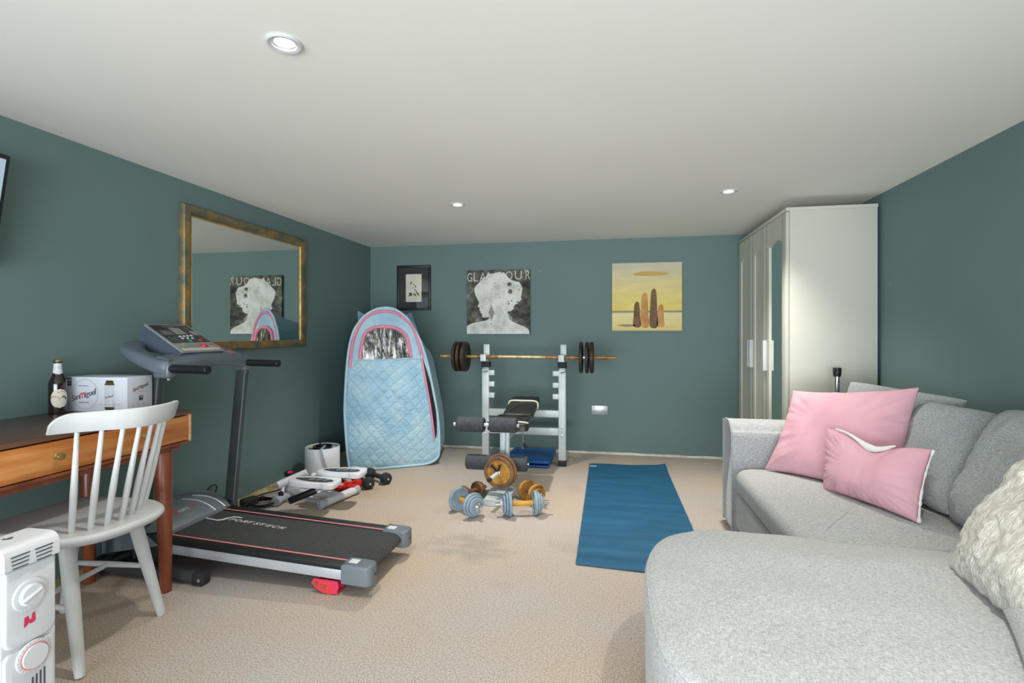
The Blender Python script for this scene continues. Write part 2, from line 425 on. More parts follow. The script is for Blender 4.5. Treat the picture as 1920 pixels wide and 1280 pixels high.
downlight(.704, 3.233, 'small recessed ceiling spotlight near the white wardrobe, right of the far pair', 110)
downlight(.704, 1.331, 'recessed ceiling spotlight above the chaise end of the sofa')

# ------------------------------------------------------------------ wardrobe
t = thing('wardrobe', 'tall white three-door wardrobe with block handles and one mirrored door', 'wardrobe', (1.36, 4.06, 0))
x0, x1, y0, y1, zt = 1.118, 1.616, 3.468, 4.665, 1.90
b = MB().bb(x0, x1, y0, y0+.018, 0, zt-.022, .001); b.build('side_panel', M['wardrobe'], t)
b = MB().bb(x0, x1, y1-.018, y1, 0, zt-.022, .001); b.build('side_panel', M['wardrobe'], t)
MB().bb(x0-.02, x1+.004, y0-.002, y1+.002, zt-.022, zt, .003).build('top_panel', M['wardrobe'], t)
MB().bb(x1-.012, x1, y0+.018, y1-.018, .02, zt-.022).build('back_panel', M['wardrobe'], t)
MB().bb(x0+.01, x0+.03, y0+.018, y1-.018, 0, .06).build('plinth', M['wardrobe'], t)
def wd_door(ya, yb, mirror, hy):
    mb = MB(); z0, z1 = .065, zt-.028; r = .085; xf = x0-.019
    n = 12; zi = z1-.15; ya2, yb2 = ya+r, yb-r
    # frame built from stiles and rails with a shallow arched top rail
    mb.bb(xf, x0-.002, ya, ya2, z0, z1, .002).bb(xf, x0-.002, yb2, yb, z0, z1, .002).bb(xf, x0-.002, ya2, yb2, z0, z0+.11)
    arch = [(ya2, z1), (ya2, zi-.02)] + [(ya2+(yb2-ya2)*k/n, zi-.02+.025*math.sin(PI*k/n)) for k in range(1, n)] + [(yb2, zi-.02), (yb2, z1)]
    mb.prism(arch, (xf, 0, 0), (0, 1, 0), (0, 0, 1), (.017, 0, 0))
    dr = mb.build('door', M['wardrobe'], t)
    inner = MB().bb(x0-.010, x0-.005, ya2-.004, yb2+.004, z0+.1, z1-.1)
    inner.build('mirror' if mirror else 'inset_panel', M['mirror'] if mirror else M['wardrobe'], dr)
    MB().bb(xf-.026, xf, hy-.018, hy+.018, .836, 1.052, .003).build('handle', M['white_plastic'], dr)
wd_door(y0+.001, 3.906, True, 3.884)
wd_door(3.910, 4.262, False, 4.236)
wd_door(4.266, y1-.001, False, 4.30)

# ------------------------------------------------------------------ big gilt mirror on the left wall
t = thing('wall_mirror', 'large rectangular mirror in mottled gold frame on the green wall', 'mirror', (XL, 2.97, 1.0))
ya, yb, za, zb, fw = 2.395, 3.548, 1.0, 1.828, .066
P0 = [(ya, za), (yb, za), (yb, zb), (ya, zb)]
I0 = [(ya+fw, za+fw*.8), (yb-fw, za+fw*.8), (yb-fw, zb-fw), (ya+fw, zb-fw)]
mb = MB()
prof = [(0, .001), (0, .022), (.12, .034), (.5, .038), (.82, .030), (.9, .022)]
vs = []; fs = []
for f, xo in prof:
    for p, q in zip(P0, I0): vs.append((XL+xo, p[0]+(q[0]-p[0])*f, p[1]+(q[1]-p[1])*f))
for r in range(len(prof)-1):
    for k in range(4): fs.append([r*4+k, r*4+(k+1) % 4, (r+1)*4+(k+1) % 4, (r+1)*4+k])
mb.add(vs, fs).build('frame', M['gilt'], t)
prof = [(.88, .024), (.92, .028), (.97, .026), (1.02, .016)]
vs = []; fs = []
for f, xo in prof:
    for p, q in zip(P0, I0): vs.append((XL+xo, p[0]+(q[0]-p[0])*f, p[1]+(q[1]-p[1])*f))
for r in range(len(prof)-1):
    for k in range(4): fs.append([r*4+k, r*4+(k+1) % 4, (r+1)*4+(k+1) % 4, (r+1)*4+k])
MB().add(vs, fs).build('inner_gilt_edge', M['giltedge'], t)
MB().bb(XL+.012, XL+.018, ya+.05, yb-.05, za+.04, zb-.05).build('mirror_glass', M['mirror'], t)

# ------------------------------------------------------------------ television, upper left
t = thing('television', 'edge of a wall television tilted downward at the upper left', 'television', (XL, 1.12, 1.56))
R = Matrix.Rotation(math.radians(11), 3, 'Y'); c = Vector((-2.243, 1.13, 1.56))
def tvp(y, z, x): return c + R @ Vector((x, y, z))
MB().box(c, (.03, .72, .42), .006, 2, R).build('housing', M['black'], t)
MB().box(tvp(0, .0, .0155), (.002, .69, .385), 0, 1, R).build('screen', emit('emissive_screen', (150, 168, 186), .55), t)  # screen face emits an even pale blue
MB().bb(XL, -2.24, 1.06, 1.18, 1.50, 1.62, .004).build('wall_bracket', M['black'], t)

# ------------------------------------------------------------------ framed print
t = thing('framed_print', 'black framed small ink drawing hanging above the blue tent', 'picture', (-1.885, YB, 1.545))
xa, xb, za, zb = -2.059, -1.711, 1.325, 1.766; f = .022; ys = YB-.022
mb = MB().bb(xa, xb, ys, YB-.001, za, za+f, .002).bb(xa, xb, ys, YB-.001, zb-f, zb, .002).bb(xa, xa+f, ys, YB-.001, za+f, zb-f, .002).bb(xb-f, xb, ys, YB-.001, za+f, zb-f, .002)
mb.build('frame', M['black'], t)
MB().bb(xa+f, xb-f, YB-.012, YB-.006, za+f, zb-f).build('mount', mat('dark_mount', (44, 40, 42), (50, 46, 48), 8, .6), t)
px0, px1, pz0, pz1 = -1.968, -1.805, 1.408, 1.680
mb = MB().bb(px0, px1, YB-.0135, YB-.012, pz0, pz1); mb.mat(1)
for (u, v, a, bq, an) in ((.33, .68, .06, .035, .6), (.5, .62, .07, .012, -.4), (.62, .55, .05, .03, .2), (.45, .5, .05, .014, .1), (.6, .42, .08, .016, -.7), (.68, .36, .03, .05, .1), (.3, .25, .09, .05, .2), (.28, .31, .07, .035, 0), (.52, .28, .06, .03, .3), (.62, .25, .06, .03, 0), (.75, .3, .05, .04, .3), (.8, .26, .03, .05, 0)):
    poly = []
    for k in range(12):
        al = 2*PI*k/12; rr = 1+.4*math.sin(k*5.1+u*9)
        x = a*rr*math.cos(al); z = bq*rr*math.sin(al)
        poly.append((px0+(px1-px0)*u+(x*math.cos(an)-z*math.sin(an))*.16, pz0+(pz1-pz0)*v+(x*math.sin(an)+z*math.cos(an))*.27))
    mb.prism(poly, (0, YB-.0136, 0), (1, 0, 0), (0, 0, 1), (0, -.0004, 0))
mb.build('drawing', [M['cream'], mat('black_ink', (48, 48, 50), (90, 88, 86), 40, .8)], t)
k = NT('picture_glass'); g = k.n('ShaderNodeBsdfGlossy'); g.inputs['Roughness'].default_value = .03
tr = k.n('ShaderNodeBsdfTransparent'); mx = k.n('ShaderNodeMixShader'); fr = k.n('ShaderNodeFresnel'); fr.inputs[0].default_value = 1.45
k.l(fr.outputs[0], mx.inputs[0]); k.l(tr.outputs[0], mx.inputs[1]); k.l(g.outputs[0], mx.inputs[2])
k.l(mx.outputs[0], k.t.nodes['Material Output'].inputs['Surface'])
MB().bb(xa+f, xb-f, YB-.018, YB-.0165, za+f, zb-f).build('glass_pane', k.m, t)

# ------------------------------------------------------------------ monochrome silhouette canvas
t = thing('canvas_print', 'square black and white canvas of a woman silhouette lettered GLAMOUR', 'picture', (-1.04, YB, 1.4))
xa, xb, za, zb = -1.341, -.731, 1.094, 1.700; yf = YB-.03
k = NT('dark_mottled_print'); k.b.inputs['Roughness'].default_value = .8
n1 = k.ramp(k.noise(9, 8, rough=.7), [(.38, lin((44, 42, 38))), (.5, lin((88, 86, 76))), (.60, lin((124, 122, 108))), (.68, lin((190, 188, 176)))])
k.l(n1, k.b.inputs['Base Color'])
MB().bb(xa, xb, yf, YB-.001, za, zb, .002).build('stretched_canvas', k.m, t)
def cv(x, y): return (xa+(x-127)/(1120-127)*(xb-xa)*.995, za+(1160-y)/(1160-148)*(zb-za))
sil = [(128, 1158), (128, 1030), (210, 990), (330, 965), (430, 945), (490, 920), (487, 885), (440, 898), (400, 903), (375, 885), (365, 830), (345, 820), (350, 800), (330, 780), (335, 755), (328, 740), (300, 720), (318, 690), (325, 660), (300, 610), (262, 530), (247, 450), (265, 400), (320, 350), (370, 300), (395, 262), (420, 268), (460, 210), (500, 216), (530, 200), (560, 208), (600, 195), (660, 178), (690, 200), (720, 192), (760, 235), (800, 290), (860, 320), (900, 333), (960, 350), (990, 390), (1010, 450), (1000, 520), (985, 580), (995, 620), (960, 655), (905, 650), (950, 682), (905, 690), (880, 720), (870, 770), (830, 800), (775, 810), (790, 870), (810, 930), (850, 960), (930, 1000), (1040, 1045), (1095, 1075), (1112, 1110), (1117, 1158)]
k = NT('pale_silhouette_print'); k.b.inputs['Roughness'].default_value = .8
a = k.ramp(k.noise(10, 6, rough=.65), [(.35, lin((196, 196, 186))), (.55, lin((230, 229, 222))), (.7, lin((238, 237, 232)))])
k.l(a, k.b.inputs['Base Color'])
mb = MB(); mb.prism([cv(*p) for p in sil], (0, yf-.0006, 0), (1, 0, 0), (0, 0, 1), (0, -.0006, 0))
mb.mat(1)
for x, y, r in ((805, 380, 34), (575, 355, 9), (722, 365, 8), (820, 490, 34), (828, 522, 10), (790, 510, 9), (722, 485, 7), (652, 588, 8), (843, 636, 12), (790, 648, 11), (795, 686, 15), (870, 600, 8), (960, 470, 10), (930, 400, 8), (870, 420, 7)):
    mb.prism([cv(x+r*(1+.25*math.sin(q*3+x))*math.cos(q*PI/6), y+r*(1+.25*math.cos(q*4+y))*math.sin(q*PI/6)) for q in range(12)], (0, yf-.0013, 0), (1, 0, 0), (0, 0, 1), (0, -.0003, 0))
mb.mat(2)
mb.prism([cv(*p) for p in ((518, 675), (535, 740), (572, 822), (545, 900), (522, 965), (500, 900), (474, 822), (503, 740))], (0, yf-.0013, 0), (1, 0, 0), (0, 0, 1), (0, -.0003, 0))
mb.prism([cv(519+9*math.cos(q*PI/4), 1000+18*math.sin(q*PI/4)) for q in range(8)], (0, yf-.0013, 0), (1, 0, 0), (0, 0, 1), (0, -.0003, 0))
mb.prism([cv(*p) for p in ((785, 830), (810, 850), (850, 900), (865, 950), (835, 945), (805, 905))], (0, yf-.0013, 0), (1, 0, 0), (0, 0, 1), (0, -.0003, 0))
mb.build('silhouette', [k.m, mat('dark_print_spots', (92, 92, 82), (120, 118, 106), 40, .8), mat('earring_print', (96, 98, 90), (190, 190, 182), 130, .8, lo=.45, hi=.55)], t)
mb = MB()
for ch, x, w_, y0_, y1_ in (('G', 135, 78, 326, 190), ('L', 238, 70, 326, 186), ('A', 330, 110, 322, 182), ('M', 455, 150, 318, 180), ('O', 745, 110, 308, 176), ('U', 890, 110, 306, 170), ('R', 1058, 72, 304, 166)):
    o_ = cv(x, y0_); e_ = cv(x+w_, y1_)
    mb.text(ch, (o_[0], yf-.0003, o_[1]), (1, 0, 0), (0, 0, 1), e_[0]-o_[0], e_[1]-o_[1], th=.0001)
mb.build('lettering', mat('worn_cream_ink', (120, 118, 108), (206, 204, 194), 60, .8, lo=.3, hi=.5), t)

# ------------------------------------------------------------------ yellow seashore canvas (plain generic stand-in for the artwork)
t = thing('canvas_picture', 'square yellow canvas of a sandy shore with brown posts under a hazy sky', 'picture', (.32, YB, 1.43))
xa, xb, za, zb = .021, .628, 1.124, 1.733
k = NT('yellow_shore_print'); k.b.inputs['Roughness'].default_value = .75
tc = k.n('ShaderNodeTexCoord'); sp = k.n('ShaderNodeSeparateXYZ'); k.l(tc.outputs['Generated'], sp.inputs[0])
c1 = k.ramp(sp.outputs[2], [(0, lin((226, 204, 134))), (.10, lin((238, 218, 150))), (.26, lin((236, 224, 170))), (.272, lin((150, 142, 122))), (.292, lin((162, 152, 126))), (.30, lin((238, 214, 118))), (.6, lin((232, 212, 142))), (1, lin((206, 200, 182)))])
c2 = k.ramp(k.noise(5, 5, (1, 1, 4)), [(.35, (.93, .92, .9, 1)), (.7, (1.05, 1.05, 1.05, 1))])
k.l(k.mix(1.0, c1, c2, 'MULTIPLY'), k.b.inputs['Base Color'])
MB().bb(xa, xb, yf, YB-.001, za, zb, .002).build('stretched_canvas', k.m, t)
def cw(u, v): return (xa+u*(xb-xa), za+v*(zb-za))
mb = MB()
def blob(pts, lay=0): mb.prism([cw(*p) for p in [(q.x, q.y) for q in catmull([(a_, b_, 0) for a_, b_ in pts], 4, True)]], (0, yf-.0006-lay*.0004, 0), (1, 0, 0), (0, 0, 1), (0, -.0004, 0))
for q_, (u_, h_, wd_) in enumerate(((.36, .40, .05), (.47, .52, .06), (.60, .58, .055), (.70, .36, .05))):
    mb.mat(q_ % 2); blob([(u_-wd_, .07), (u_-wd_*.9, h_*.6), (u_-wd_*.6, h_), (u_+wd_*.6, h_+.01), (u_+wd_*.9, h_*.5), (u_+wd_, .06)])
mb.mat(2); blob([(.30, .82), (.45, .87), (.70, .86), (.82, .83), (.6, .80)])
mb.mat(3); blob([(.06, .085), (.3, .095), (.33, .065), (.2, .06)], 0)
mb.build('painted_forms', [mat('brown_paint', (112, 84, 60), (130, 100, 72), 14, .75), mat('tan_paint', (186, 132, 76), (208, 162, 96), 12, .75), mat('ochre_paint', (196, 160, 90), (206, 174, 104), 12, .75), mat('shade_paint', (150, 136, 100), (172, 156, 112), 12, .75)], t)

# ------------------------------------------------------------------ double socket
t = thing('wall_socket', 'double switched wall socket low on the green back wall', 'socket', (-.09, YB, .40))
xa, xb, za, zb = -.164, -.016, .356, .442
MB().bb(xa, xb, YB-.010, YB-.0005, za, zb, .003).build('face_plate', M['silverpl'], t)
for s_ in (-1, 1):
    cx = (xa+xb)/2+s_*.037
    MB().bb(cx+s_*.014-.006, cx+s_*.014+.006, YB-.014, YB-.010, .412, .428, .001).build('switch', M['white_plastic'], t)
    mb = MB()
    for dx, dz, w_, h_ in ((0, .016, .004, .009), (-.011, -.004, .008, .0045), (.011, -.004, .008, .0045)):
        mb.bb(cx+dx-w_/2, cx+dx+w_/2, YB-.0108, YB-.0098, .388+dz-h_/2, .388+dz+h_/2)
    mb.build('pin_holes', M['black'], t)

# ------------------------------------------------------------------ pop-up quilted tent in the corner
t = thing('popup_tent', 'pale blue quilted pop-up sauna tent with pink trim in the far left corner', 'tent', (-1.9, 4.1, 0))
o2 = [(-2.025, .052), (-2.048, .368), (-2.052, .502), (-2.048, .647), (-2.038, .837), (-2.02, 1.005), (-1.993, 1.117), (-1.965, 1.173), (-1.923, 1.236), (-1.867, 1.279), (-1.824, 1.298), (-1.781, 1.305), (-1.738, 1.299), (-1.699, 1.281), (-1.655, 1.245), (-1.615, 1.193), (-1.555, 1.07), (-1.52, .964), (-1.485, .822), (-1.444, .584), (-1.421, .44), (-1.407, .296), (-1.405, .177), (-1.408, .082), (-1.434, .037), (-1.495, .012), (-1.576, .008), (-1.674, .008), (-1.772, .008), (-1.867, .009), (-1.932, .018), (-1.988, .036)]
def tent_plane(x): return 3.67+.6*(x+2.03)
outl = []
for x, z in o2:                                   # front hoop, traced edge to edge
    y = tent_plane(x)
    outl.append(Vector((x, y, z)))
outl = catmull(outl, 3, True); NO = len(outl); tc_ = Vector((-1.735, 0, .60))
angs = [math.atan2(p.z-tc_.z, p.x-tc_.x) for p in outl]
def tent_front(x, z, lift=0):
    a = math.atan2(z-tc_.z, x-tc_.x); best = None
    for i in range(NO):
        a0, a1 = angs[i], angs[(i+1) % NO]
        d = (a1-a0+PI) % (2*PI)-PI; e = (a-a0+PI) % (2*PI)-PI
        if d != 0 and 0 <= e/d <= 1.0001: best = outl[i].lerp(outl[(i+1) % NO], e/d); break
    if best is None: best = outl[0]
    R_ = math.hypot(best.x-tc_.x, best.z-tc_.z); r_ = min(1, math.hypot(x-tc_.x, z-tc_.z)/R_)
    yb_ = tent_plane(x)+(best.y-tent_plane(best.x))*r_**2
    return yb_-.040*(1-r_**2.2)*(1.25-z*.55)-lift
def quilt(x, z):
    if z > .89: return .004*noise.noise(Vector((x*60, z*6, 1)))
    a = abs(math.sin((x*1.0+z*1.0)*PI/.10)); b = abs(math.sin((x-z)*PI/.10))
    crease = noise.noise(Vector((x*7, z*5, 3)))*.010+abs(noise.noise(Vector((x*5+z*8, z*9-x*4, 8))))*.010
    return .007*min(a, b)**.6+crease
vs = []; fs = []; RN = 34
for k in range(RN+1):
    r_ = k/RN
    for p in outl:
        x = tc_.x+(p.x-tc_.x)*r_; z = tc_.z+(p.z-tc_.z)*r_
        sx = -1.527+(.892-z)*.137 if .15 < z < .95 else -1.40
        qf = max(0, min(1, (sx-.015-x)/.06)) if .15 < z < .95 else 1
        y = tent_front(x, z)-quilt(x, z)*(1 if r_ < .97 else 0)*qf if r_ < 1 else p.y
        vs.append((x, y, max(z, .006)))
for k in range(RN):
    for i in range(NO):
        fs.append([k*NO+i, k*NO+(i+1) % NO, (k+1)*NO+(i+1) % NO, (k+1)*NO+i])
def quilted(name, c1, c2, c3, zmax, rough=.48):
    k = NT(name); k.b.inputs['Roughness'].default_value = rough; k.b.inputs['Sheen Weight'].default_value = .25
    tc = k.n('ShaderNodeTexCoord'); sp = k.n('ShaderNodeSeparateXYZ'); k.l(tc.outputs['Object'], sp.inputs[0])
    def mth(op, a, b=None):
        m = k.n('ShaderNodeMath', operation=op)
        for i, v in enumerate((a, b)):
            if v is None: continue
            if isinstance(v, (int, float)): m.inputs[i].default_value = v
            else: k.l(v, m.inputs[i])
        return m.outputs[0]
    wn = mth('MULTIPLY', k.noise(4, 2), .10); xx = mth('ADD', mth('ADD', sp.outputs[0], mth('MULTIPLY', sp.outputs[1], .4)), wn)
    d1 = mth('ABSOLUTE', mth('SINE', mth('MULTIPLY', mth('ADD', xx, mth('MULTIPLY', sp.outputs[2], .8)), 36)))
    d2 = mth('ABSOLUTE', mth('SINE', mth('MULTIPLY', mth('SUBTRACT', xx, mth('MULTIPLY', sp.outputs[2], 1.25)), 30)))
    q = mth('POWER', mth('MINIMUM', d1, d2), .5)
    gate = mth('GREATER_THAN', zmax, sp.outputs[2]); q = mth('MULTIPLY', q, gate)
    cr = k.noise(20, 5, (1, 1, 1.6), .65)
    base = k.ramp(k.noise(5, 4), [(.36, lin(c1)), (.5, lin(c2)), (.66, lin(c3))])
    stitch = k.ramp(mth('ADD', q, mth('SUBTRACT', 1, gate)), [(.10, (.86, .88, .90, 1)), (.32, (1, 1, 1, 1))])
    k.l(k.mix(1.0, base, stitch, 'MULTIPLY'), k.b.inputs['Base Color'])
    k.bump(mth('ADD', mth('MULTIPLY', q, .5), cr), .75, .014); return k.m
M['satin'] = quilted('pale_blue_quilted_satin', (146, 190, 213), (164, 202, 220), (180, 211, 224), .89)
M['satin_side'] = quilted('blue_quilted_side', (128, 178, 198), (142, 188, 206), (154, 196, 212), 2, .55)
MB().add(vs, fs).build('front_panel', M['satin'], t, sharp=75)
# sides: loft back to a squarer rear hoop with two raised shoulders
def rear(p):
    u = (p.x+2.052)/(.65); u = max(0, min(1, u)); z = p.z
    x = -2.27+.76*u - (.0 if z < .2 else .0)
    if z > .9: x = x+(-.19*(z-.9)/.42)*u*1.05
    zz = z
    if z > 1.0:
        e = abs(2*u-1); zz = 1.0+(z-1.0)*.55+.26*e**2*min(1, (z-1.0)/.12)
        zz = min(zz, 1.27)
    return Vector((max(x, -2.325), 4.36+.14*u, max(zz, .005)))
SE = 10; vs = []; fs = []
for k in range(SE+1):
    f_ = k/SE
    for p in outl:
        q = rear(p); m_ = p.lerp(q, f_)
        cx = Vector((-1.78, m_.y, .62)); m_ = m_ + (cx-m_)*(.085*math.sin(PI*f_)) if m_.z > .1 else m_
        m_.z = max(.004, m_.z); m_.x = max(m_.x, -2.33)
        vs.append(m_)
for k in range(SE):
    for i in range(NO): fs.append([k*NO+i, k*NO+(i+1) % NO, (k+1)*NO+(i+1) % NO, (k+1)*NO+i])
fs.append([SE*NO+i for i in range(NO)])
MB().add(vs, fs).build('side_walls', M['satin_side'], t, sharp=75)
for a_ in (0, 1):    # shoulder hoop tips
    p0 = Vector((-2.245, 4.26, 1.10)) if a_ == 0 else Vector((-1.71, 4.42, 1.02))
    p1 = Vector((-2.226, 4.20, 1.297)) if a_ == 0 else Vector((-1.808, 4.40, 1.284))
    p2 = Vector((-2.06, 4.08, 1.235)) if a_ == 0 else Vector((-1.86, 4.22, 1.23))
    mb = MB(); mb.add([p0, p1, p2, p0+Vector((0, .02, 0)), p1+Vector((0, .02, 0)), p2+Vector((0, .02, 0))], [[0, 1, 2], [5, 4, 3], [0, 3, 4, 1], [1, 4, 5, 2], [2, 5, 3, 0]])
    mb.tube([p0, p1], .006, 8).tube([p1, p2], .006, 8)
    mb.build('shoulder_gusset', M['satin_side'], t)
M['piping_b'] = mat('light_blue_piping', (168, 206, 222), (180, 214, 228), 10, .5)
M['piping_p'] = mat('pink_binding', (222, 128, 156), (232, 142, 168), 10, .5)
MB().tube([p+Vector((0, -.004, .004)) for p in outl], .010, 8, True).build('hoop_piping', M['piping_b'], t)
def onf(pts, lift, n=6): return [Vector((p.x, tent_front(p.x, p.z, lift), p.z)) for p in catmull([(x, 0, z) for x, z in pts], n)]
pink = [(-2.016, .836), (-2.007, .948), (-1.993, 1.049), (-1.97, 1.128), (-1.932, 1.207), (-1.867, 1.259), (-1.791, 1.278), (-1.714, 1.267), (-1.645, 1.216), (-1.595, 1.152), (-1.56, 1.047), (-1.535, .941), (-1.525, .894)]
MB().tube(onf(pink, .006), .012, 8).build('zip_binding', M['piping_p'], t)
win = [(-1.931, .896), (-1.928, .981), (-1.904, 1.083), (-1.857, 1.128), (-1.8, 1.142), (-1.743, 1.138), (-1.684, 1.111), (-1.645, 1.059), (-1.625, .989), (-1.61, .905)]
MB().tube(onf([(x*1.0+(-.010 if x < -1.77 else .010), z+.012 if z > 1 else z) for x, z in win], .008), .014, 8).build('window_binding', M['piping_p'], t)
wp = catmull([(x, 0, z) for x, z in win], 5); wc = Vector((-1.77, 0, .95)); vs = []; fs = []; NW = len(wp)
for k in range(15):
    for p in wp:
        x = wc.x+(p.x-wc.x)*k/14; z = .895+(p.z-.895)*k/14
        vs.append((x, tent_front(x, z, .010)+.006*noise.noise(Vector((x*70, z*9, 0)))+.004*noise.noise(Vector((x*150, z*30, 5))), z))
for k in range(14):
    for i in range(NW-1): fs.append([k*NW+i, k*NW+i+1, (k+1)*NW+i+1, (k+1)*NW+i])
k = NT('crinkled_clear_window'); k.b.inputs['Roughness'].default_value = .12; k.b.inputs['Specular IOR Level'].default_value = .9
n_ = k.noise(9, 4, (4.5, 4.5, .8), .6)
k.l(k.ramp(n_, [(.42, lin((38, 36, 30))), (.52, lin((86, 82, 70))), (.57, lin((128, 124, 112))), (.60, lin((226, 228, 230)))]), k.b.inputs['Base Color'])
k.bump(n_, .8, .01)
MB().add(vs, fs).build('window', k.m, t, sharp=80)
MB().tube(onf([(-2.018, .89), (-1.932, .891), (-1.772, .89), (-1.605, .895), (-1.527, .896)], .006), .005, 6).build('seam_tape', M['piping_b'], t)
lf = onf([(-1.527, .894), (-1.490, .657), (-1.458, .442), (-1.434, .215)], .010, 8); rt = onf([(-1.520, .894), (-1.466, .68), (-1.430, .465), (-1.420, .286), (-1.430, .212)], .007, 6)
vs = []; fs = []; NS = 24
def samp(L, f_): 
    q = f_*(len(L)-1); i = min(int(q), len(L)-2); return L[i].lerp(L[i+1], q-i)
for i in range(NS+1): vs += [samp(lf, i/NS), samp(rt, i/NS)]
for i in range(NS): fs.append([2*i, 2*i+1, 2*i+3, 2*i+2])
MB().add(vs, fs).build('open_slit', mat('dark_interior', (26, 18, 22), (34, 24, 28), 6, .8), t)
MB().tube(lf, .008, 8).build('flap_binding', M['piping_p'], t)
MB().box((-1.525, tent_front(-1.525, .905, .02), .905), (.010, .006, .03), .002).build('zip_pull', M['white_plastic'], t)

# ------------------------------------------------------------------ weight bench with rack
t = thing('weight_bench', 'pale grey weight bench with barbell rack, black pad and foam leg rollers', 'weight bench', (-.70, 3.85, 0))
BS = M['bench_steel']
for x in (-1.038, -.386):
    s_ = 1 if x < -.7 else -1
    u = MB().bb(x-.030, x+.030, 4.17, 4.225, .012, .80, .004).build('upright', BS, t)
    MB().bb(x-.034, x+.034, 4.165, 4.23, 0, .05, .004).build('rubber_foot', M['rubber'], u)
    e = MB().bb(x-.022, x+.024, 4.178, 4.218, .80, .885, .003).build('extension_post', BS, t)
    MB().bb(x-.036, x+.036, 4.163, 4.232, .812, .862, .006).build('clamp_collar', M['rubber'], t)
    c_ = MB().bb(x-.022+.008, x+.030+.006, 4.165, 4.200, .90, 1.008, .003); c_.bb(x-.024, x+.024, 4.09, 4.20, .868, .889, .003); c_.bb(x-.024, x+.024, 4.085, 4.097, .868, .925, .003)
    c_.build('bar_cup', BS, t)
    for z in (.768, .672, .577):
        h = MB().bb(x+s_*.028, x+s_*.078, 4.165, 4.215, z-.022, z+.020, .003); h.build('safety_hook', BS, t)
    for z in (.325, .255):
        MB().lathe([(.0001, -.010), (.006, -.009), (.009, -.004), (.009, 0)], (x, 4.17, z), (0, 1, 0), 12).build('bolt', M['chrome'], t)
    MB().tube([(x+.05, 4.19, .79), (x-.01, 4.15, .772)], .005, 8).build('locking_pin', M['chrome'], t)
    MB().bb(x-.024, x+.024, 4.23, 4.55, .004, .045, .004).build('floor_rail', BS, t)
MB().bb(-1.01, -.414, 4.18, 4.22, .402, .458, .003).build('upper_crossbar', BS, t)
MB().bb(-1.01, -.414, 4.18, 4.22, .252, .312, .003).build('lower_crossbar', BS, t)
MB().bb(-.735, -.69, 3.40, 4.19, .355, .405, .003).build('spine_beam', BS, t)
MB().bb(-.738, -.690, 3.375, 3.425, .03, .43, .003).build('front_post', BS, t)
mb = MB(); mb.slab([(-.79, 3.13), (-.64, 3.13), (-.63, 3.38), (-.655, 3.43), (-.775, 3.43), (-.80, 3.36)], .0, .045, .008, 0); mb.build('front_foot_plate', BS, t)
lv = MB().tube([(-.683, 3.37, .43), (-.683, 3.345, .18)], .017, 10).build('leg_curl_lever', BS, t)
def roller(xa_, xb_, y, z, tilt=0):
    c_ = MB().lathe([(.012, 0), (.044, 0), (.050, .006), (.051, .02), (.050, abs(xb_-xa_)-.006), (.044, abs(xb_-xa_)), (.012, abs(xb_-xa_))], (xa_, y, z), (1, 0, tilt), 32)
    return c_.build('foam_roller', M['foam_black'], t)
roller(-1.035, -.842, 3.355, .474, .01); roller(-.800, -.614, 3.345, .480, .01)
roller(-.960, -.775, 3.33, .226); roller(-.655, -.540, 3.33, .228)
MB().cyl((-1.06, 3.355, .474), (-.60, 3.345, .48), .0125, seg=14).build('roller_bar', M['white_plastic'], t)
MB().cyl((-.97, 3.33, .226), (-.53, 3.33, .228), .012, seg=14).build('roller_bar', M['chrome'], t)
# seat pad and back pad
def pad(y0_, y1_, z0_, z1_, xa0, xa1, xb0, xb1, th, name):
    """pad from front edge (y0,z0; xa0..xa1) to rear edge (y1,z1; xb0..xb1)"""
    mb = MB(); out = rrect(0, 1, 0, 1, .10, 5); mb.slab([(p[0], p[1]) for p in out], 0, 1, .25, .10, rb=.15, rings=4)
    vv = []
    for v in mb.v:
        u_, w_, h_ = v
        xl = xa0+(xb0-xa0)*w_; xr = xa1+(xb1-xa1)*w_
        vv.append(Vector((xl+(xr-xl)*u_, y0_+(y1_-y0_)*w_, z0_+(z1_-z0_)*w_+h_*th)))
    mb.v = vv; return mb.build(name, M['vinyl'], t, sharp=50)
sp_ = pad(3.425, 3.73, .415, .43, -.845, -.555, -.83, -.565, .07, 'seat_pad')
bp_ = pad(3.75, 4.13, .445, .535, -.80, -.57, -.785, -.565, .055, 'back_pad')
MB().tube(catmull([(-.846, 3.50, .46), (-.838, 3.43, .486), (-.80, 3.415, .492), (-.60, 3.415, .492), (-.556, 3.45, .48)], 6), .006, 8).build('piping', M['cream'], sp_)
MB().tube(catmull([(-.792, 3.985, .50), (-.787, 3.982, .556), (-.68, 3.975, .563), (-.572, 3.982, .556), (-.564, 3.985, .50)], 5), .007, 8).build('piping', M['cream'], bp_)
MB().tube([(-.60, 3.50, .40), (-.60, 3.50, .29)], .005, 8).build('height_pin', M['chrome'], t)
MB().tube([(-.66, 3.50, .305), (-.585, 3.47, .318)], .004, 8).build('adjuster_rod', M['chrome'], t)
MB().lathe([(.0001, -.012), (.012, -.010), (.015, 0), (.010, .010), (.0001, .012)], (-.578, 3.468, .32), (1, 0, .1), 16).build('adjuster_knob', M['black'], t)
MB().cyl((-.683, 3.34, .205), (-.735, 3.055, .190), .0135, seg=16).build('weight_horn', M['white_plastic'], t)
MB().lathe([(.0001, -.012), (.014, -.010), (.015, .008), (.0001, .008)], (-.735, 3.055, .19), (.18, .98, 0), 16).build('horn_cap', M['rubber'], t)

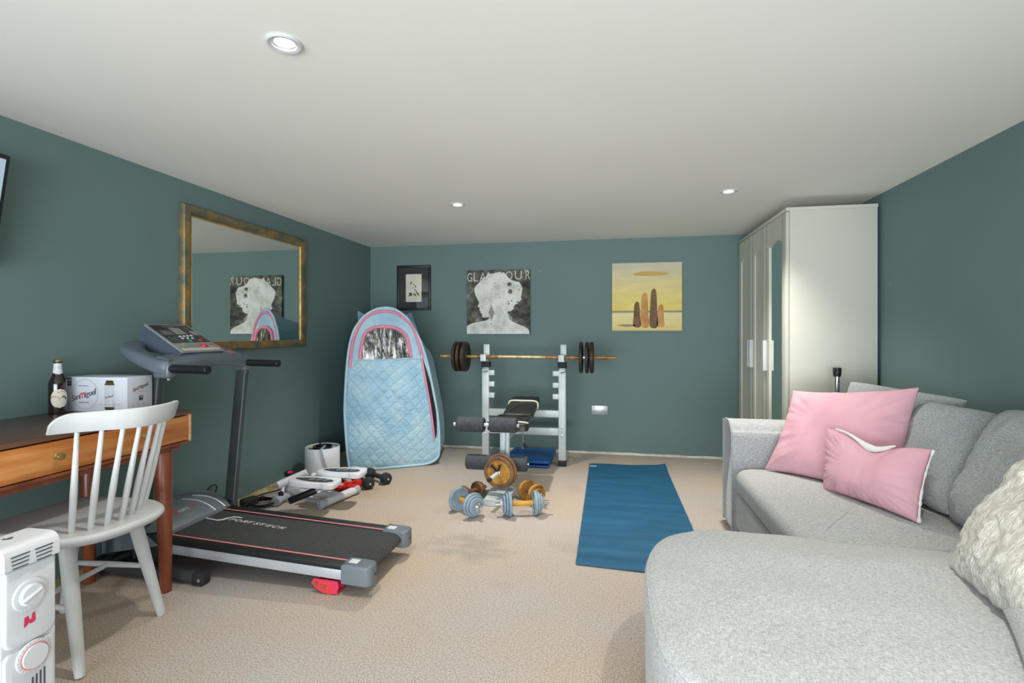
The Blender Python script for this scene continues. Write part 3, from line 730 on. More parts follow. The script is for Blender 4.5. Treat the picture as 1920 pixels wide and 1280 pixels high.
def plate_profile(r, th, bore=.014):
    h = th/2
    return [(bore, -h*.9), (r*.30, -h*.9), (r*.34, -h*.45), (r*.76, -h*.45), (r*.82, -h*.95), (r*.95, -h), (r, -h*.6), (r, h*.6), (r*.95, h), (r*.82, h*.95), (r*.76, h*.45), (r*.34, h*.45), (r*.30, h*.9), (bore, h*.9)]
def axis_at(s_): return Vector((-.683-.052*s_, 3.34-.285*s_, .205-.015*s_))
for s_, r, th, m_, lb in ((.36, .112, .024, 'plate_orange', 'larger rusty iron plate behind the yellow one on the leg curl'), (.475, .104, .022, 'plate_yellow', 'yellow ochre rusty weight plate at the front of the leg curl')):
    c = axis_at(s_)-Vector((0, 0, .0))
    mb = MB().lathe(plate_profile(r, th, .0145), c, (-.18, -.98, -.05), 48, True)
    if m_ == 'plate_yellow':
        for f_, (vv, _) in enumerate(mb.f):
            rr = sum(((mb.v[i]-c).length for i in vv))/len(vv)
            mb.f[f_] = (vv, 1 if rr > r*.72 else 0)
        o = mb.build('weight_plate', [M['plate_yellow'], M['plate_orange']], loc=c)
    else: o = mb.build('weight_plate', M[m_], loc=c)
    tag(o, lb, 'weight plate', 'plates on the leg curl post')
c = axis_at(.56)
t = thing('spring_collar', 'black-handled spring collar clipping plates onto the leg curl post', 'clip', c)
mb = MB()
hel = [c+Vector((-.18, -.98, -.05))*(.012*k/24-.006)+(Vector((1, -.18, 0)).normalized()*math.cos(2*PI*k/12)+Vector((0, 0, 1))*math.sin(2*PI*k/12))*.0175 for k in range(25)]
mb.tube(hel, .0028, 6).build('spring', M['chrome'], t)
for sx in (-1, 1): MB().tube([c+Vector((sx*.006, -.006, .018)), c+Vector((sx*.030-.008, -.02, .060))], [.006, .007], 10).build('grip', M['black'], t)

# barbell
t = thing('barbell', 'rusty long barbell with six dark plates resting on the rack', 'barbell', (-.70, 4.13, .905))
mb = MB().cyl((-1.424, 4.13, .905), (.054, 4.13, .905), .0128, seg=20)
mb.build('bar', M['rusty_bar'], t)
MB().cyl((-.915, 4.13, .905), (-.52, 4.13, .905), .0131, seg=20).build('knurled_middle', mat('bare_bar_metal', (178, 150, 108), (214, 194, 156), 30, .4, .5), t)
for x, th in ((-1.281, .027), (-1.246, .027), (-1.203, .034), (-.228, .026), (-.180, .026), (-.142, .030)):
    MB().lathe(plate_profile(.127, th, .013), (x, 4.13, .905), (1, 0, 0), 56, True).build('weight_plate', M['plate_dark'], t)
MB().cyl((-1.165, 4.13, .905), (-1.10, 4.13, .905), .0165, seg=16).build('collar', M['gold'], t)
MB().cyl((-.213, 4.13, .905), (-.194, 4.13, .905), .019, seg=16).build('collar', M['chrome'], t)

# dumbbells
def dumbbell(name, label, x, y, rz, spec, m_plate, m_hand, half, rmax, group, rim=None):
    t = thing(name, label, 'dumbbell', (x, y, rmax), group, rz)
    L_ = half+sum(th for _, th in spec)+.045
    MB().cyl((-L_, 0, 0), (L_, 0, 0), .0125, seg=16).build('bar', M['chrome'], t, world=False)
    MB().cyl((-half+.004, 0, 0), (half-.004, 0, 0), .0155, seg=18).build('grip', m_hand, t, world=False)
    for s_ in (-1, 1):
        p = half
        for r, th in spec:
            mb = MB().lathe(plate_profile(r, th*.94, .013), (s_*(p+th/2), 0, 0), (1, 0, 0), 40, True)
            o = mb.build('weight_plate', m_plate, t, world=False); p += th
        mb = MB().cyl((s_*p, 0, 0), (s_*(p+.014), 0, 0), .020, seg=6)
        for k in range(6):
            a = k*PI/3; mb.cyl((s_*(p+.002), .020*math.cos(a), .020*math.sin(a)), (s_*(p+.012), .020*math.cos(a), .020*math.sin(a)), .007, seg=8)
        mb.build('star_nut', M['chrome'], t, world=False)
    return t
dumbbell('dumbbell', 'grey-blue dumbbell with ochre handle at the left of the bench foot', -.862, 2.972, math.radians(-38), [(.073, .022), (.062, .014), (.050, .012)], M['plate_blue'], M['ochre'], .062, .073, 'dumbbells by the bench foot')
dumbbell('dumbbell', 'grey-blue dumbbell with yellow handle at the right of the bench foot', -.520, 3.012, math.radians(19), [(.073, .020), (.066, .014), (.052, .016)], M['plate_blue'], M['ochre'], .068, .073, 'dumbbells by the bench foot')
dumbbell('dumbbell', 'brown rusted dumbbell lying behind the left grey-blue one', -.905, 3.235, math.radians(62), [(.052, .03), (.042, .02)], M['plate_orange'], M['plate_orange'], .05, .052, 'dumbbells by the bench foot')
dumbbell('dumbbell', 'yellow and brown rusted dumbbell lying behind the right grey-blue one', -.500, 3.255, math.radians(-47), [(.066, .022), (.042, .02)], M['plate_yellow'], M['plate_orange'], .045, .066, 'dumbbells by the bench foot')

# folded blue gym mat
t = thing('folded_gym_mat', 'folded royal blue vinyl exercise mat beneath the weight bench rack', 'exercise mat', (-.68, 4.33, 0))
mb = MB().slab(rrect(-.86, -.485, 4.085, 4.60, .012, 3), 0.002, .024, .009, .001, rb=.006)
mb.build('lower_panel', M['gymmat'], t)
mb = MB().slab(rrect(-.865, -.478, 4.075, 4.60, .012, 3), .026, .050, .009, .002, rb=.006)
mb.v = [Vector((v.x, v.y, v.z+max(0, (4.45-v.y))*.03)) for v in mb.v]
mb.build('upper_panel', M['gymmat'], t)
MB().tube(catmull([(-.86, 4.607, .013), (-.67, 4.612, .013), (-.485, 4.607, .013)], 3), .009, 8).build('fold_edge', M['gymmat'], t)

# yoga mat
t = thing('yoga_mat', 'long teal blue yoga mat lying rippled on the carpet beside the sofa', 'yoga mat', (.15, 3.35, 0))
NY, NX = 120, 16; c00, c10, c11, c01 = map(Vector, ((-.158, 2.415, 0), (.462, 2.375, 0), (.452, 4.345, 0), (-.166, 4.292, 0)))
vs = []; fs = []
for i in range(NY+1):
    for j in range(NX+1):
        a, b = i/NY, j/NX
        p = (c00*(1-b)+c10*b)*(1-a)+(c01*(1-b)+c11*b)*a
        if i == NY: p.y += .010*math.sin(b*9)
        amp = .0075*max(0, 1-a*1.6)+.0015
        ph = a*2*PI*12.5+b*.9+1.2*noise.noise(Vector((a*4, b*1.5, 2)))
        z = .006+amp*(.5+.5*math.sin(ph))**1.5
        if b > .9 and a > .93: z += (b-.9)*.15
        vs.append(p+Vector((0, 0, z)))
for i in range(NY):
    for j in range(NX):
        a = i*(NX+1)+j; fs.append([a, a+1, a+NX+2, a+NX+1])
n0 = len(vs); vs += [Vector((v.x, v.y, max(.001, v.z-.005))) for v in vs]; fs += [[n0+i for i in f[::-1]] for f in fs]
per = [j for j in range(NX)]+[i*(NX+1)+NX for i in range(NY)]+[NY*(NX+1)+j for j in range(NX, 0, -1)]+[i*(NX+1) for i in range(NY, 0, -1)]
for k in range(len(per)):
    a, b = per[k], per[(k+1) % len(per)]; fs.append([a, n0+a, n0+b, b])
MB().add(vs, fs).build('mat', M['yoga'], t, sharp=60)
MB().bb(-.160, -.105, 4.205, 4.222, .0062, .0085).build('label_tag', M['white_ink'], t)

# ------------------------------------------------------------------ sofa
t = thing('corner_sofa', 'light grey linen corner sofa with a rounded chaise in the foreground', 'sofa', (1.0, 2.1, 0))
# arm: profile in y-z swept along x
yA, yB_, zA = 2.955, 3.165, .612
prof = [(yA+.004, .03), (yA, .06), (yA, zA-.10), (yA+.01, zA-.05), (yA+.035, zA-.015), (yA+.075, zA), (yB_-.06, zA), (yB_-.02, zA-.02), (yB_, zA-.06), (yB_, .06), (yB_-.004, .03)]
prof = [(p.x, p.y) for p in catmull([(a, b, 0) for a, b in prof], 3)]
mb = MB(); N = len(prof); vs = []; xs = [.668, .660, .656, .656, .9, 1.2, 1.5, 1.60]; ins = [.05, .02, .006, 0, 0, 0, 0, 0]
cy_, cz_ = (yA+yB_)/2, .32
for x, q in zip(xs, ins):
    for y, z in prof:
        vs.append((x if q == 0 else x-.0+ (0), y+(cy_-y)*q*1.2, z+(cz_-z)*q*.5))
vs = [Vector((v[0], v[1], v[2])) for v in vs]
for i in range(N): vs[i].x = .662; vs[N+i].x = .657; vs[2*N+i].x = .656; vs[3*N+i].x = .664
fs = [list(range(N))]
for k in range(len(xs)-1):
    for i in range(N): fs.append([k*N+i, k*N+(i+1) % N, (k+1)*N+(i+1) % N, (k+1)*N+i])
fs.append([(len(xs)-1)*N+i for i in range(N)][::-1])
mb.add(vs, fs).build('armrest', M['sofa'], t, sharp=60)
MB().tube([Vector((.661, y, z)) for y, z in prof], .0045, 6).build('arm_piping', M['sofa'], t)
MB().slab(rrect(1.525, 1.625, 1.0, 2.95, .03), .03, .56, .04, .0).build('back_frame', M['sofa'], t)
MB().slab(rrect(.672, 1.52, 1.90, 2.952, (.02, .05, .02, .02)), .05, .235, .02, 0).build('seat_base', M['sofa'], t)
mb = MB().slab(rrect(.662, 1.52, 1.93, 2.954, (.02, .10, .02, .02), 8), .24, .372, .045, .022, rb=.03, rings=14, wob=.010)
mb.build('seat_cushion', M['sofa'], t, sharp=70)
ch = [(1.52, 1.02), (1.52, 1.925), (1.10, 1.945), (.80, 1.965), (.569, 1.985), (.42, 1.988), (.30, 1.972), (.215, 1.92), (.158, 1.84), (.118, 1.72), (.102, 1.58), (.098, 1.45), (.099, 1.32), (.108, 1.22), (.140, 1.12), (.20, 1.055), (.30, 1.022), (.6, 1.015)]
chs = [(p.x, p.y) for p in catmull([(a, b, 0) for a, b in ch], 5, True)]
chb = [(x+.004*(1 if x < .7 else -1), y) for x, y in chs]
MB().slab(chb, .03, .262, .02, 0, rb=.015).build('chaise_base', M['chaise'], t, sharp=70)
mb = MB().slab(chs, .264, .385, .050, .030, rb=.02, rings=18, wob=.007); mb.build('chaise_cushion', M['chaise'], t, sharp=70)
def ins_loop(pts, d, z):
    P_ = [Vector((a, b)) for a, b in pts]; c_ = sum(P_, Vector((0, 0)))/len(P_); r = []
    for i in range(len(P_)):
        tt = (P_[(i+1) % len(P_)]-P_[i-1]).normalized(); nn = Vector((-tt.y, tt.x))
        if (c_-P_[i]).dot(nn) < 0: nn = -nn
        q = P_[i]+nn*d; r.append((q.x, q.y, z))
    return r
MB().tube(ins_loop(chs, .012, .366), .0035, 6, True).build('cushion_piping', M['chaise'], t)
for x, y in ((.75, 3.06), (.25, 1.2), (1.5, 1.1), (1.5, 3.06), (.3, 1.85)):
    MB().cyl((x, y, 0), (x, y, .035), .022, seg=14).build('foot', M['black'], t)

def cushion(name, lb, cat, A, B, C, D, th, m_, group=None, **k_):
    A, B, C, D = map(Vector, (A, B, C, D)); c_ = (A+B)/2
    mb = MB().pillow(A, B, C, D, th, **k_)
    o = mb.build(name, m_, loc=c_, sharp=80)
    return tag(o, lb, cat, group)
G = 'loose grey sofa back cushions'
cushion('sofa_cushion', 'grey linen cushion leaning in the far sofa corner by the wardrobe', 'cushion', (1.17, 3.02, .41), (1.46, 2.70, .41), (1.59, 2.60, .81), (1.29, 3.07, .85), .15, M['cush'], G, pinch=.04, seed=1, wr=.010, rnd=.10, fold=.005)
cushion('sofa_cushion', 'grey linen cushion behind the small pink pillow, middle of the sofa back', 'cushion', (1.25, 2.54, .40), (1.265, 2.20, .40), (1.545, 2.36, .785), (1.41, 2.65, .80), .16, M['cush'], G, pinch=.03, seed=5, wr=.010, rnd=.10, fold=.005)
cushion('sofa_cushion', 'grey linen back cushion rising beside the cream fur cushion', 'cushion', (1.26, 2.20, .395), (1.24, 1.62, .41), (1.50, 1.66, .84), (1.50, 2.26, .82), .20, M['cush'], G, pinch=.03, seed=9, wr=.010, rnd=.10, fold=.005, ex=3.2)
cushion('sofa_cushion', 'grey cushion lying flat at the near corner under the fur cushion', 'cushion', (.93, 1.42, .44), (.78, 1.12, .44), (1.25, 1.0, .52), (1.34, 1.40, .52), .12, M['chaise'], G, pinch=.02, seed=12, ex=3)
p1 = cushion('pillow', 'large pale pink pillow leaning on the sofa beside the far arm', 'pillow', (.812, 2.89, .380), (1.215, 2.40, .380), (1.385, 2.61, .855), (.98, 2.98, .79), .14, M['pink'], None, n=64, pinch=.08, wr=.010, freq=5, seed=3, fold=.008)
t = thing('pillow', 'small pink pillow with gaping white edges propped before the large pink one', 'pillow', (1.07, 2.37, .39))
A, B, C, D = Vector((.965, 2.545, .388)), Vector((1.135, 2.155, .392)), Vector((1.22, 2.22, .655)), Vector((1.01, 2.62, .655))
mb = MB().pillow(A, B, C, D, .15, n=64, pinch=.06, wr=.008, freq=7, seed=21, fold=.008)
mb.v = [v-Vector((0, 0, .055*math.exp(-(((v-D).dot((C-D).normalized())/(C-D).length-.52)/.2)**2)*max(0, min(1, (v.z-.45)/.2)))) for v in mb.v]
mb.build('cover', M['pink'], t, sharp=80)
e = (C-D); up_ = Vector((-.012, -.006, .006))
def topz(f_): return D+e*f_+up_+Vector((0, 0, -.055*math.exp(-((f_-.52)/.2)**2)+.002))
mb = MB().tube([topz(.12+.06*i)for i in range(11)], [.003, .004, .005, .006, .009, .013, .017, .014, .012, .008, .003], 10)
mb.build('white_lining', M['wool'], t)
ed = [B+(C-B)*f_+Vector((.004, -.008, 0))+((A+B+C+D)/4-(B+C)/2)*.06*(1-(2*f_-1)**2) for f_ in [i/24 for i in range(25)]]
rr_ = [.0025+.0075*max(0, noise.noise(Vector((i*.9, 3.3, 1)))) for i in range(25)]
rr_[0] = .006; rr_[1] = .008; rr_[23] = .007; rr_[24] = .005
mb = MB().tube(ed, rr_, 10)
mb.build('white_trim', M['wool'], t)
# cream fur cushion
A, B, C, D = (.99, 1.70, .415), (.90, 1.18, .42), (1.32, 1.28, .78), (1.36, 1.90, .74)
mb = MB().pillow(A, B, C, D, .20, n=90, pinch=.03, wr=.012, freq=8, seed=33, ex=2.6)
cc = sum(mb.v, Vector())/len(mb.v)
mb.v = [v+(v-cc).normalized()*(.016*abs(noise.noise(Vector((v.x*9+v.y*3, v.y*22, v.z*14))))+.007*noise.noise(v*60)) for v in mb.v]
tag(mb.build('fur_cushion', M['fur'], loc=(.95, 1.44, .42), sharp=80), 'cream faux fur cushion at the right edge of the sofa chaise', 'cushion')

# pole behind the arm
t = thing('metal_pole', 'steel pole with a black cap standing between sofa and wardrobe', 'pole', (1.335, 3.33, 0))
MB().cyl((1.315, 3.30, 0), (1.333, 3.325, .86), .015, seg=18).build('tube', M['chrome'], t)
mb = MB().lathe([(.0001, 0), (.019, 0), (.021, .01), (.023, .035), (.022, .052), (.0001, .054)], (1.333, 3.325, .845), (0, 0, 1), 20); mb.box((1.318, 3.312, .883), (.018, .018, .02), .004)
mb.build('cap', M['black'], t)

# ------------------------------------------------------------------ desk
t = thing('desk', 'wooden mid-century desk with dark top and honey drawer front', 'desk', (-2.08, 1.33, 0))
dx0, dx1, dy0, dy1 = -2.342, -1.822, .72, 1.930
MB().bb(dx0, dx1, dy0, dy1, .747, .765, .004).build('desktop', M['wood_top'], t)
mb = MB().bb(dx0, dx1-.002, dy1-.014, dy1-.001, .628, .7465, .002)
mb.bb(dx0, dx1-.002, dy0+.001, dy0+.014, .628, .7465, .002).build('side_panel', M['wood_raw'], t)
MB().bb(dx0+.01, dx1-.03, dy0+.015, dy1-.015, .615, .742).build('case', M['wood_leg'], t)
MB().bb(dx1-.030, dx1-.001, dy0+.015, dy1-.015, .622, .632, .001).build('lower_rail', M['wood_leg'], t)
MB().bb(dx0+.03, dx1-.022, dy0+.05, dy1-.04, .598, .621, .003).build('under_frame', M['wood_leg'], t)
dr = MB().bb(dx1-.024, dx1-.003, dy0+.018, dy1-.016, .635, .742, .003).build('drawer', M['wood_front'], t)
for y in (1.371, 1.700):
    MB().lathe([(.0001, 0), (.010, 0), (.0095, .003), (.005, .006), (.0045, .014), (.009, .017), (.0125, .022), (.0115, .027), (.006, .030), (.0001, .0305)], (dx1-.003, y, .692), (1, 0, 0), 24).build('knob', M['gold'], dr)
for x, y, sx in ((-1.868, 1.845, .012), (-2.262, 1.845, -.0), (-1.868, .80, .012), (-2.262, .80, 0)):
    MB().cyl((x-sx*.6, y-.012, .600), (x+sx*.4, y-.008, .003), .036, .0215, 28, bev=.002).build('leg', M['wood_leg'], t)

# beer carton
FL = Vector((-2.318, 1.782, .7655)); FR = Vector((-2.03, 1.808, .7655)); ux = (FR-FL).normalized(); ud = Vector((-ux.y, ux.x, 0)); uz = Vector((0, 0, 1))
Wb = (FR-FL).length; Db, Hb = .134, .149
t = thing('beer_carton', 'white cardboard beer multipack box on the desk beside the bottle', 'box', (FL+FR)/2+ud*Db/2)
mb = MB().box((FL+FR)/2+ud*Db/2+uz*Hb/2, (Wb, Db, Hb), .0025, 2, math.atan2(ux.y, ux.x))
mb.build('carton', M['carton'], t)
mb = MB(); mb.box(FL+ux*Wb*.45+ud*Db*.5+uz*(Hb+.0002), (Wb*.86, .0012, .0008), 0, 1, math.atan2(ux.y, ux.x)); mb.build('top_seam', M['grey_ink'], t)
def fp(u, v): return FL-ud*.0006+ux*(u*Wb)+uz*(v*Hb)
def ringpoly(mb, cf, rx, rz, wd, n=48):
    vs = []; fs = []
    for k in range(n):
        a = 2*PI*k/n
        vs += [cf(rx*math.cos(a), rz*math.sin(a)), cf((rx-wd)*math.cos(a), (rz-wd)*math.sin(a))]
    for k in range(n): fs.append([2*k, 2*((k+1) % n), 2*((k+1) % n)+1, 2*k+1])
    mb.add(vs, fs)
def sanm(o, u, v, w, h, n_):
    """brand words: red S and M, navy rest, rising to the right"""
    mb = MB(); up = v
    th = math.radians(15); r_ = (u*math.cos(th)+v*math.sin(th)); s_ = v
    parts = (('S', 0, .10, 1, 1.12, -.1), ('an', .105, .20, 0, .72, 0), ('m', .315, .20, 1, 1.02, -.04), ('i', .525, .035, 0, 1.0, 0), ('g', .57, .105, 0, 1.0, -.30), ('u', .69, .10, 0, .72, 0), ('e', .80, .095, 0, .72, 0), ('l', .91, .035, 0, 1.1, 0))
    for s0, x, ww, mi, hh, dy in parts:
        mb.mat(mi); n0 = len(mb.v)
        mb.text(s0, o+r_*(x*w)+s_*(dy*h), r_, s_, ww*w, hh*h, th=.0002, bold=.006)
    return mb
c0 = lambda a, b: fp(.317, .5)+ux*a+uz*b
mb = MB(); ringpoly(mb, lambda a, b: c0(a, b), .062, .067, .0016); ringpoly(mb, lambda a, b: c0(a, b), .056, .061, .0007)
mb.build('crest_ring', M['grey_ink'], t)
sanm(fp(.10, .30)-ud*.0004, ux, uz, .124, .024, 0).build('brand_lettering', [M['navy_ink'], M['red_ink']], t)
mb = MB(); mb.text('ESPECIAL', fp(.215, .245)-ud*.0003, ux, uz, .050, .006); mb.text('SAN MIGUEL', fp(.21, .73)-ud*.0003, ux, uz, .050, .005, bold=-.005)
mb.build('small_lettering', M['navy_ink'], t)
mb = MB(); mb.prism([(0, 0), (.026, 0), (.026, .036), (0, .036)], fp(.002, .745), ux, uz, -ud*.0003); mb.mat(1)
mb.text('10', fp(.02, .87)-ud*.0005, ux, uz, .018, .012, bold=.02); mb.text('CANS', fp(.02, .80)-ud*.0005, ux, uz, .018, .004)
mb.build('pack_size_mark', [M['navy_ink'], M['white_ink']], t)
mb = MB(); o = fp(.635, .06)-ud*.0002
mb.mat(0).prism([(0, .010), (.048, .010), (.048, .108), (.041, .122), (.007, .122), (0, .108)], o, ux, uz, -ud*.0002)
mb.mat(1).prism([(.004, 0), (.044, 0), (.048, .012), (0, .012)], o, ux, uz, -ud*.0004)
mb.prism([(0, .106), (.048, .106), (.041, .122), (.007, .122)], o, ux, uz, -ud*.0004)
mb.mat(2).prism([(.007, .121), (.041, .121), (.040, .126), (.008, .126)], o, ux, uz, -ud*.0005); mb.prism([(.004, 0), (.044, 0), (.044, .003), (.004, .003)], o, ux, uz, -ud*.0006)
mb.build('printed_can', [mat('can_silver', (196, 200, 206), (224, 228, 232), 30, .5, st=(3, 1, .2)), M['gold'], M['tm_black']], t)
sanm(o+ux*.003+uz*.048-ud*.0006, ux, uz, .042, .0075, 0).build('can_lettering', [M['navy_ink'], M['red_ink']], t)
mb = MB(); mb.text('NUESTRA CERVEZA DESDE 1890', fp(.52, .20)-ud*.0003, ux, uz, .11, .004, bold=-.005); mb.build('strap_line', M['grey_ink'], t)
def sp2(u, v): return FR+ux*.0006+ud*(u*Db)+uz*(v*Hb)
mb = MB(); ringpoly(mb, lambda a, b: sp2(.52, .70)+ud*a+uz*b, .040, .033, .0008); mb.build('side_crest_ring', M['grey_ink'], t)
sanm(sp2(.20, .56)+ux*.0004, ud, uz, .088, .015, 0).build('side_lettering', [M['navy_ink'], M['red_ink']], t)
mb = MB(); mb.text('ESPECIAL', sp2(.42, .545)+ux*.0003, ud, uz, .034, .004); mb.build('side_caption', M['red_ink'], t)
mb = MB(); mb.prism([(0, 0), (.021, 0), (.021, .021), (0, .021)], sp2(.45, .29), ud, uz, ux*.0003); mb.mat(1); mb.text('10', sp2(.48, .36)+ux*.0005, ud, uz, .013, .009, bold=.02)
mb.build('side_pack_mark', [M['navy_ink'], M['white_ink']], t)
mb = MB()
for q, s0 in enumerate(('440ml', '5.0%', 'ABV', '10x')): mb.text(s0, sp2(.14+.2*q, .04+.012*q)+ux*.0003, ud, uz, .019, .005, bold=-.005)
for q in range(3): mb.text('@', sp2(.2+.21*q, .13+.012*q)+ux*.0003, ud, uz, .008, .008, bold=-.005)
mb.build('small_symbols', M['grey_ink'], t)

# bottle
c = Vector((-2.283, 1.722, .7655))
t = thing('beer_bottle', 'brown glass beer bottle with cream oval label on the desk', 'bottle', c)
prof = [(.0001, .004), (.020, .002), (.028, .001), (.0305, .005), (.0307, .05), (.0307, .118), (.0295, .132), (.0255, .146), (.0195, .160), (.0155, .175), (.0135, .195), (.0128, .213), (.0142, .216), (.0142, .222), (.0128, .223), (.0001, .223)]
MB().lathe([(p.x, p.z) for p in catmull([(a, 0, b) for a, b in prof], 3)], c, (0, 0, 1), 40).build('glass_body', M['bottle'], t)
MB().lathe([(.0001, .2285), (.011, .2285), (.0135, .2265), (.0152, .220), (.0155, .2185), (.0135, .2185)], c, (0, 0, 1), 42).build('crown_cap', M['gold'], t)
MB().lathe([(.0138, .2145), (.0148, .2145), (.0150, .2185), (.0138, .2185)], c, (0, 0, 1), 32).build('foil_band', M['tm_black'], t)
face = math.atan2(-1.722, 2.283)+.22
def brad(h):
    for (r0, h0), (r1, h1) in zip(prof, prof[1:]):
        if h0 <= h <= h1 and h1 > h0: return r0+(r1-r0)*(h-h0)/(h1-h0)
    return .0307
def wrap(a_, h_, lift=.0006): r_ = brad(h_)+lift; return c+Vector((r_*math.cos(face+a_), r_*math.sin(face+a_), h_))
def patch(fn, na=24, nh=14):
    vs = []; fs = []
    for i in range(nh+1):
        for j in range(na+1):
            a_, h_ = fn(j/na*2-1, i/nh*2-1); vs.append(wrap(a_, h_))
    for i in range(nh):
        for j in range(na): q = i*(na+1)+j; fs.append([q, q+1, q+na+2, q+na+1])
    return MB().add(vs, fs)
patch(lambda a, b: (a*1.0*math.sqrt(max(0, 1-b*b)), .066+b*.040)).build('front_label', M['cream'], t)
patch(lambda a, b: (a*2.4, .178+(b+1)/2*.034-(1-abs(a))*(1-b)/2*.012)).build('neck_label', M['white_ink'], t)
def wtext(body, a_c, h_c, w_, h_, m_, nm, curve=0):
    mb = MB().text(body, (0, 0, 0), (1, 0, 0), (0, 1, 0), w_, h_, th=0)
    mb.v = [wrap((v.x-w_/2)/.0307+a_c, h_c+v.y-curve*((v.x-w_/2)/(w_/2))**2, .0012) for v in mb.v]; return mb.build(nm, m_, t)
wtext('BIRRA', -.55, .072, .026, .0065, M['red_ink'], 'label_lettering', .006)
wtext('MORETTI', .22, .092, .028, .0055, M['red_ink'], 'label_lettering', .004)
wtext('RICETTA', 0, .192, .018, .004, M['red_ink'], 'neck_lettering')
mb = MB(); vs = [(x, y) for x, y in ((-.010, -.004), (.014, -.006), (.016, .004), (.010, .006), (.009, .012), (-.001, .012), (-.003, .006), (-.012, .004))]
mb.add([wrap(.30+x/.0307, .064+y, .0013) for x, y in vs], [list(range(8))]).build('label_emblem', mat('dark_green_ink', (52, 66, 40), (120, 110, 60), 90, .6), t)

# ------------------------------------------------------------------ white spindle chair
t = thing('spindle_chair', 'white painted spindle-back chair pulled up to the wooden desk', 'chair', (-1.86, 1.46, 0))
WP = M['white_paint']
seat = [(-1.595, 1.47), (-1.602, 1.39), (-1.63, 1.325), (-1.69, 1.278), (-1.78, 1.262), (-1.90, 1.272), (-2.02, 1.295), (-2.065, 1.34), (-2.078, 1.46), (-2.068, 1.59), (-2.03, 1.648), (-1.90, 1.668), (-1.78, 1.672), (-1.695, 1.648), (-1.63, 1.60), (-1.603, 1.54)]
ss = [(p.x, p.y) for p in catmull([(a, b, 0) for a, b in seat], 5, True)]
mb = MB().slab(ss, .424, .458, .012, -.010, rb=.016, rings=8); mb.build('seat', WP, t, sharp=60)
legs = [((-1.735, 1.335, .43), (-1.668, 1.325, .003)), ((-1.745, 1.575, .43), (-1.728, 1.682, .003)), ((-1.985, 1.565, .43), (-2.125, 1.626, .003)), ((-1.985, 1.355, .43), (-2.075, 1.275, .003))]
for a, b in legs:
    a = Vector(a); b = Vector(b)
    MB().tube([a, a.lerp(b, .3), a.lerp(b, .96), b], [.0225, .0225, .0155, .014], 22).build('leg', WP, t)
def lp(i, z): a, b = map(Vector, legs[i]); return a.lerp(b, (a.z-z)/(a.z-b.z))
for i, j in ((1, 2), (0, 3)): MB().tube([lp(i, .215), lp(i, .215).lerp(lp(j, .215), .5), lp(j, .215)], [.0085, .011, .0085], 14).build('stretcher', WP, t)
m0 = lp(1, .215).lerp(lp(2, .215), .5); m1 = lp(0, .215).lerp(lp(3, .215), .5)
MB().tube([m0, m0.lerp(m1, .5), m1], [.0085, .0105, .0085], 14).build('stretcher', WP, t)
bots = [(-1.723, 1.300), (-1.700, 1.341), (-1.676, 1.378), (-1.662, 1.424), (-1.660, 1.474), (-1.672, 1.522), (-1.692, 1.568), (-1.716, 1.606)]
bots = bots[1:]
bots = [(-1.723, 1.341), (-1.690, 1.375), (-1.678, 1.420), (-1.678, 1.472), (-1.690, 1.520), (-1.709, 1.566), (-1.728, 1.604)]
tops = [(-1.706, 1.346), (-1.650, 1.382), (-1.608, 1.419), (-1.590, 1.464), (-1.593, 1.513), (-1.604, 1.560), (-1.622, 1.598)]
for (bx, by), (tx, ty) in zip(bots, tops):
    a = Vector((bx, by, .45)); b = Vector((tx, ty, .795))
    MB().tube([a, a.lerp(b, .12), a.lerp(b, .38), a.lerp(b, .8), b], [.0085, .0098, .0105, .0075, .0070], 14).build('spindle', WP, t)
rail = catmull([(-1.715, 1.262, 0), (-1.690, 1.320, 0), (-1.645, 1.378, 0), (-1.608, 1.42, 0), (-1.588, 1.465, 0), (-1.586, 1.52, 0), (-1.598, 1.575, 0), (-1.622, 1.622, 0), (-1.640, 1.645, 0)], 6)
vs = []; fs = []; N = len(rail)
for i, p in enumerate(rail):
    f_ = i/(N-1); tt = (rail[min(i+1, N-1)]-rail[max(i-1, 0)]).normalized(); nn = Vector((tt.y, -tt.x, 0)); zt = .848-.012*f_*0
    e = min(f_, 1-f_)/.13; zt = .850 if e >= 1 else .850-.034*(1-min(1, e))**2.2*(1 if f_ < .5 else .25)
    zb_ = .788-.006*math.sin(PI*f_); w_ = .0085
    lean = nn*.012
    for (q, z, l_) in ((-w_, zb_+.003, 0), (-w_*.6, zb_, 0), (w_*.6, zb_, 0), (w_, zb_+.003, 0), (w_, zt-.003, 1), (w_*.6, zt, 1), (-w_*.6, zt, 1), (-w_, zt-.003, 1)): vs.append(p+nn*q+lean*l_+Vector((0, 0, z)))
for i in range(N-1):
    for k in range(8): fs.append([i*8+k, i*8+(k+1) % 8, (i+1)*8+(k+1) % 8, (i+1)*8+k])
fs.append(list(range(8))); fs.append([(N-1)*8+k for k in range(8)][::-1])
MB().add(vs, fs).build('top_rail', WP, t, sharp=50)

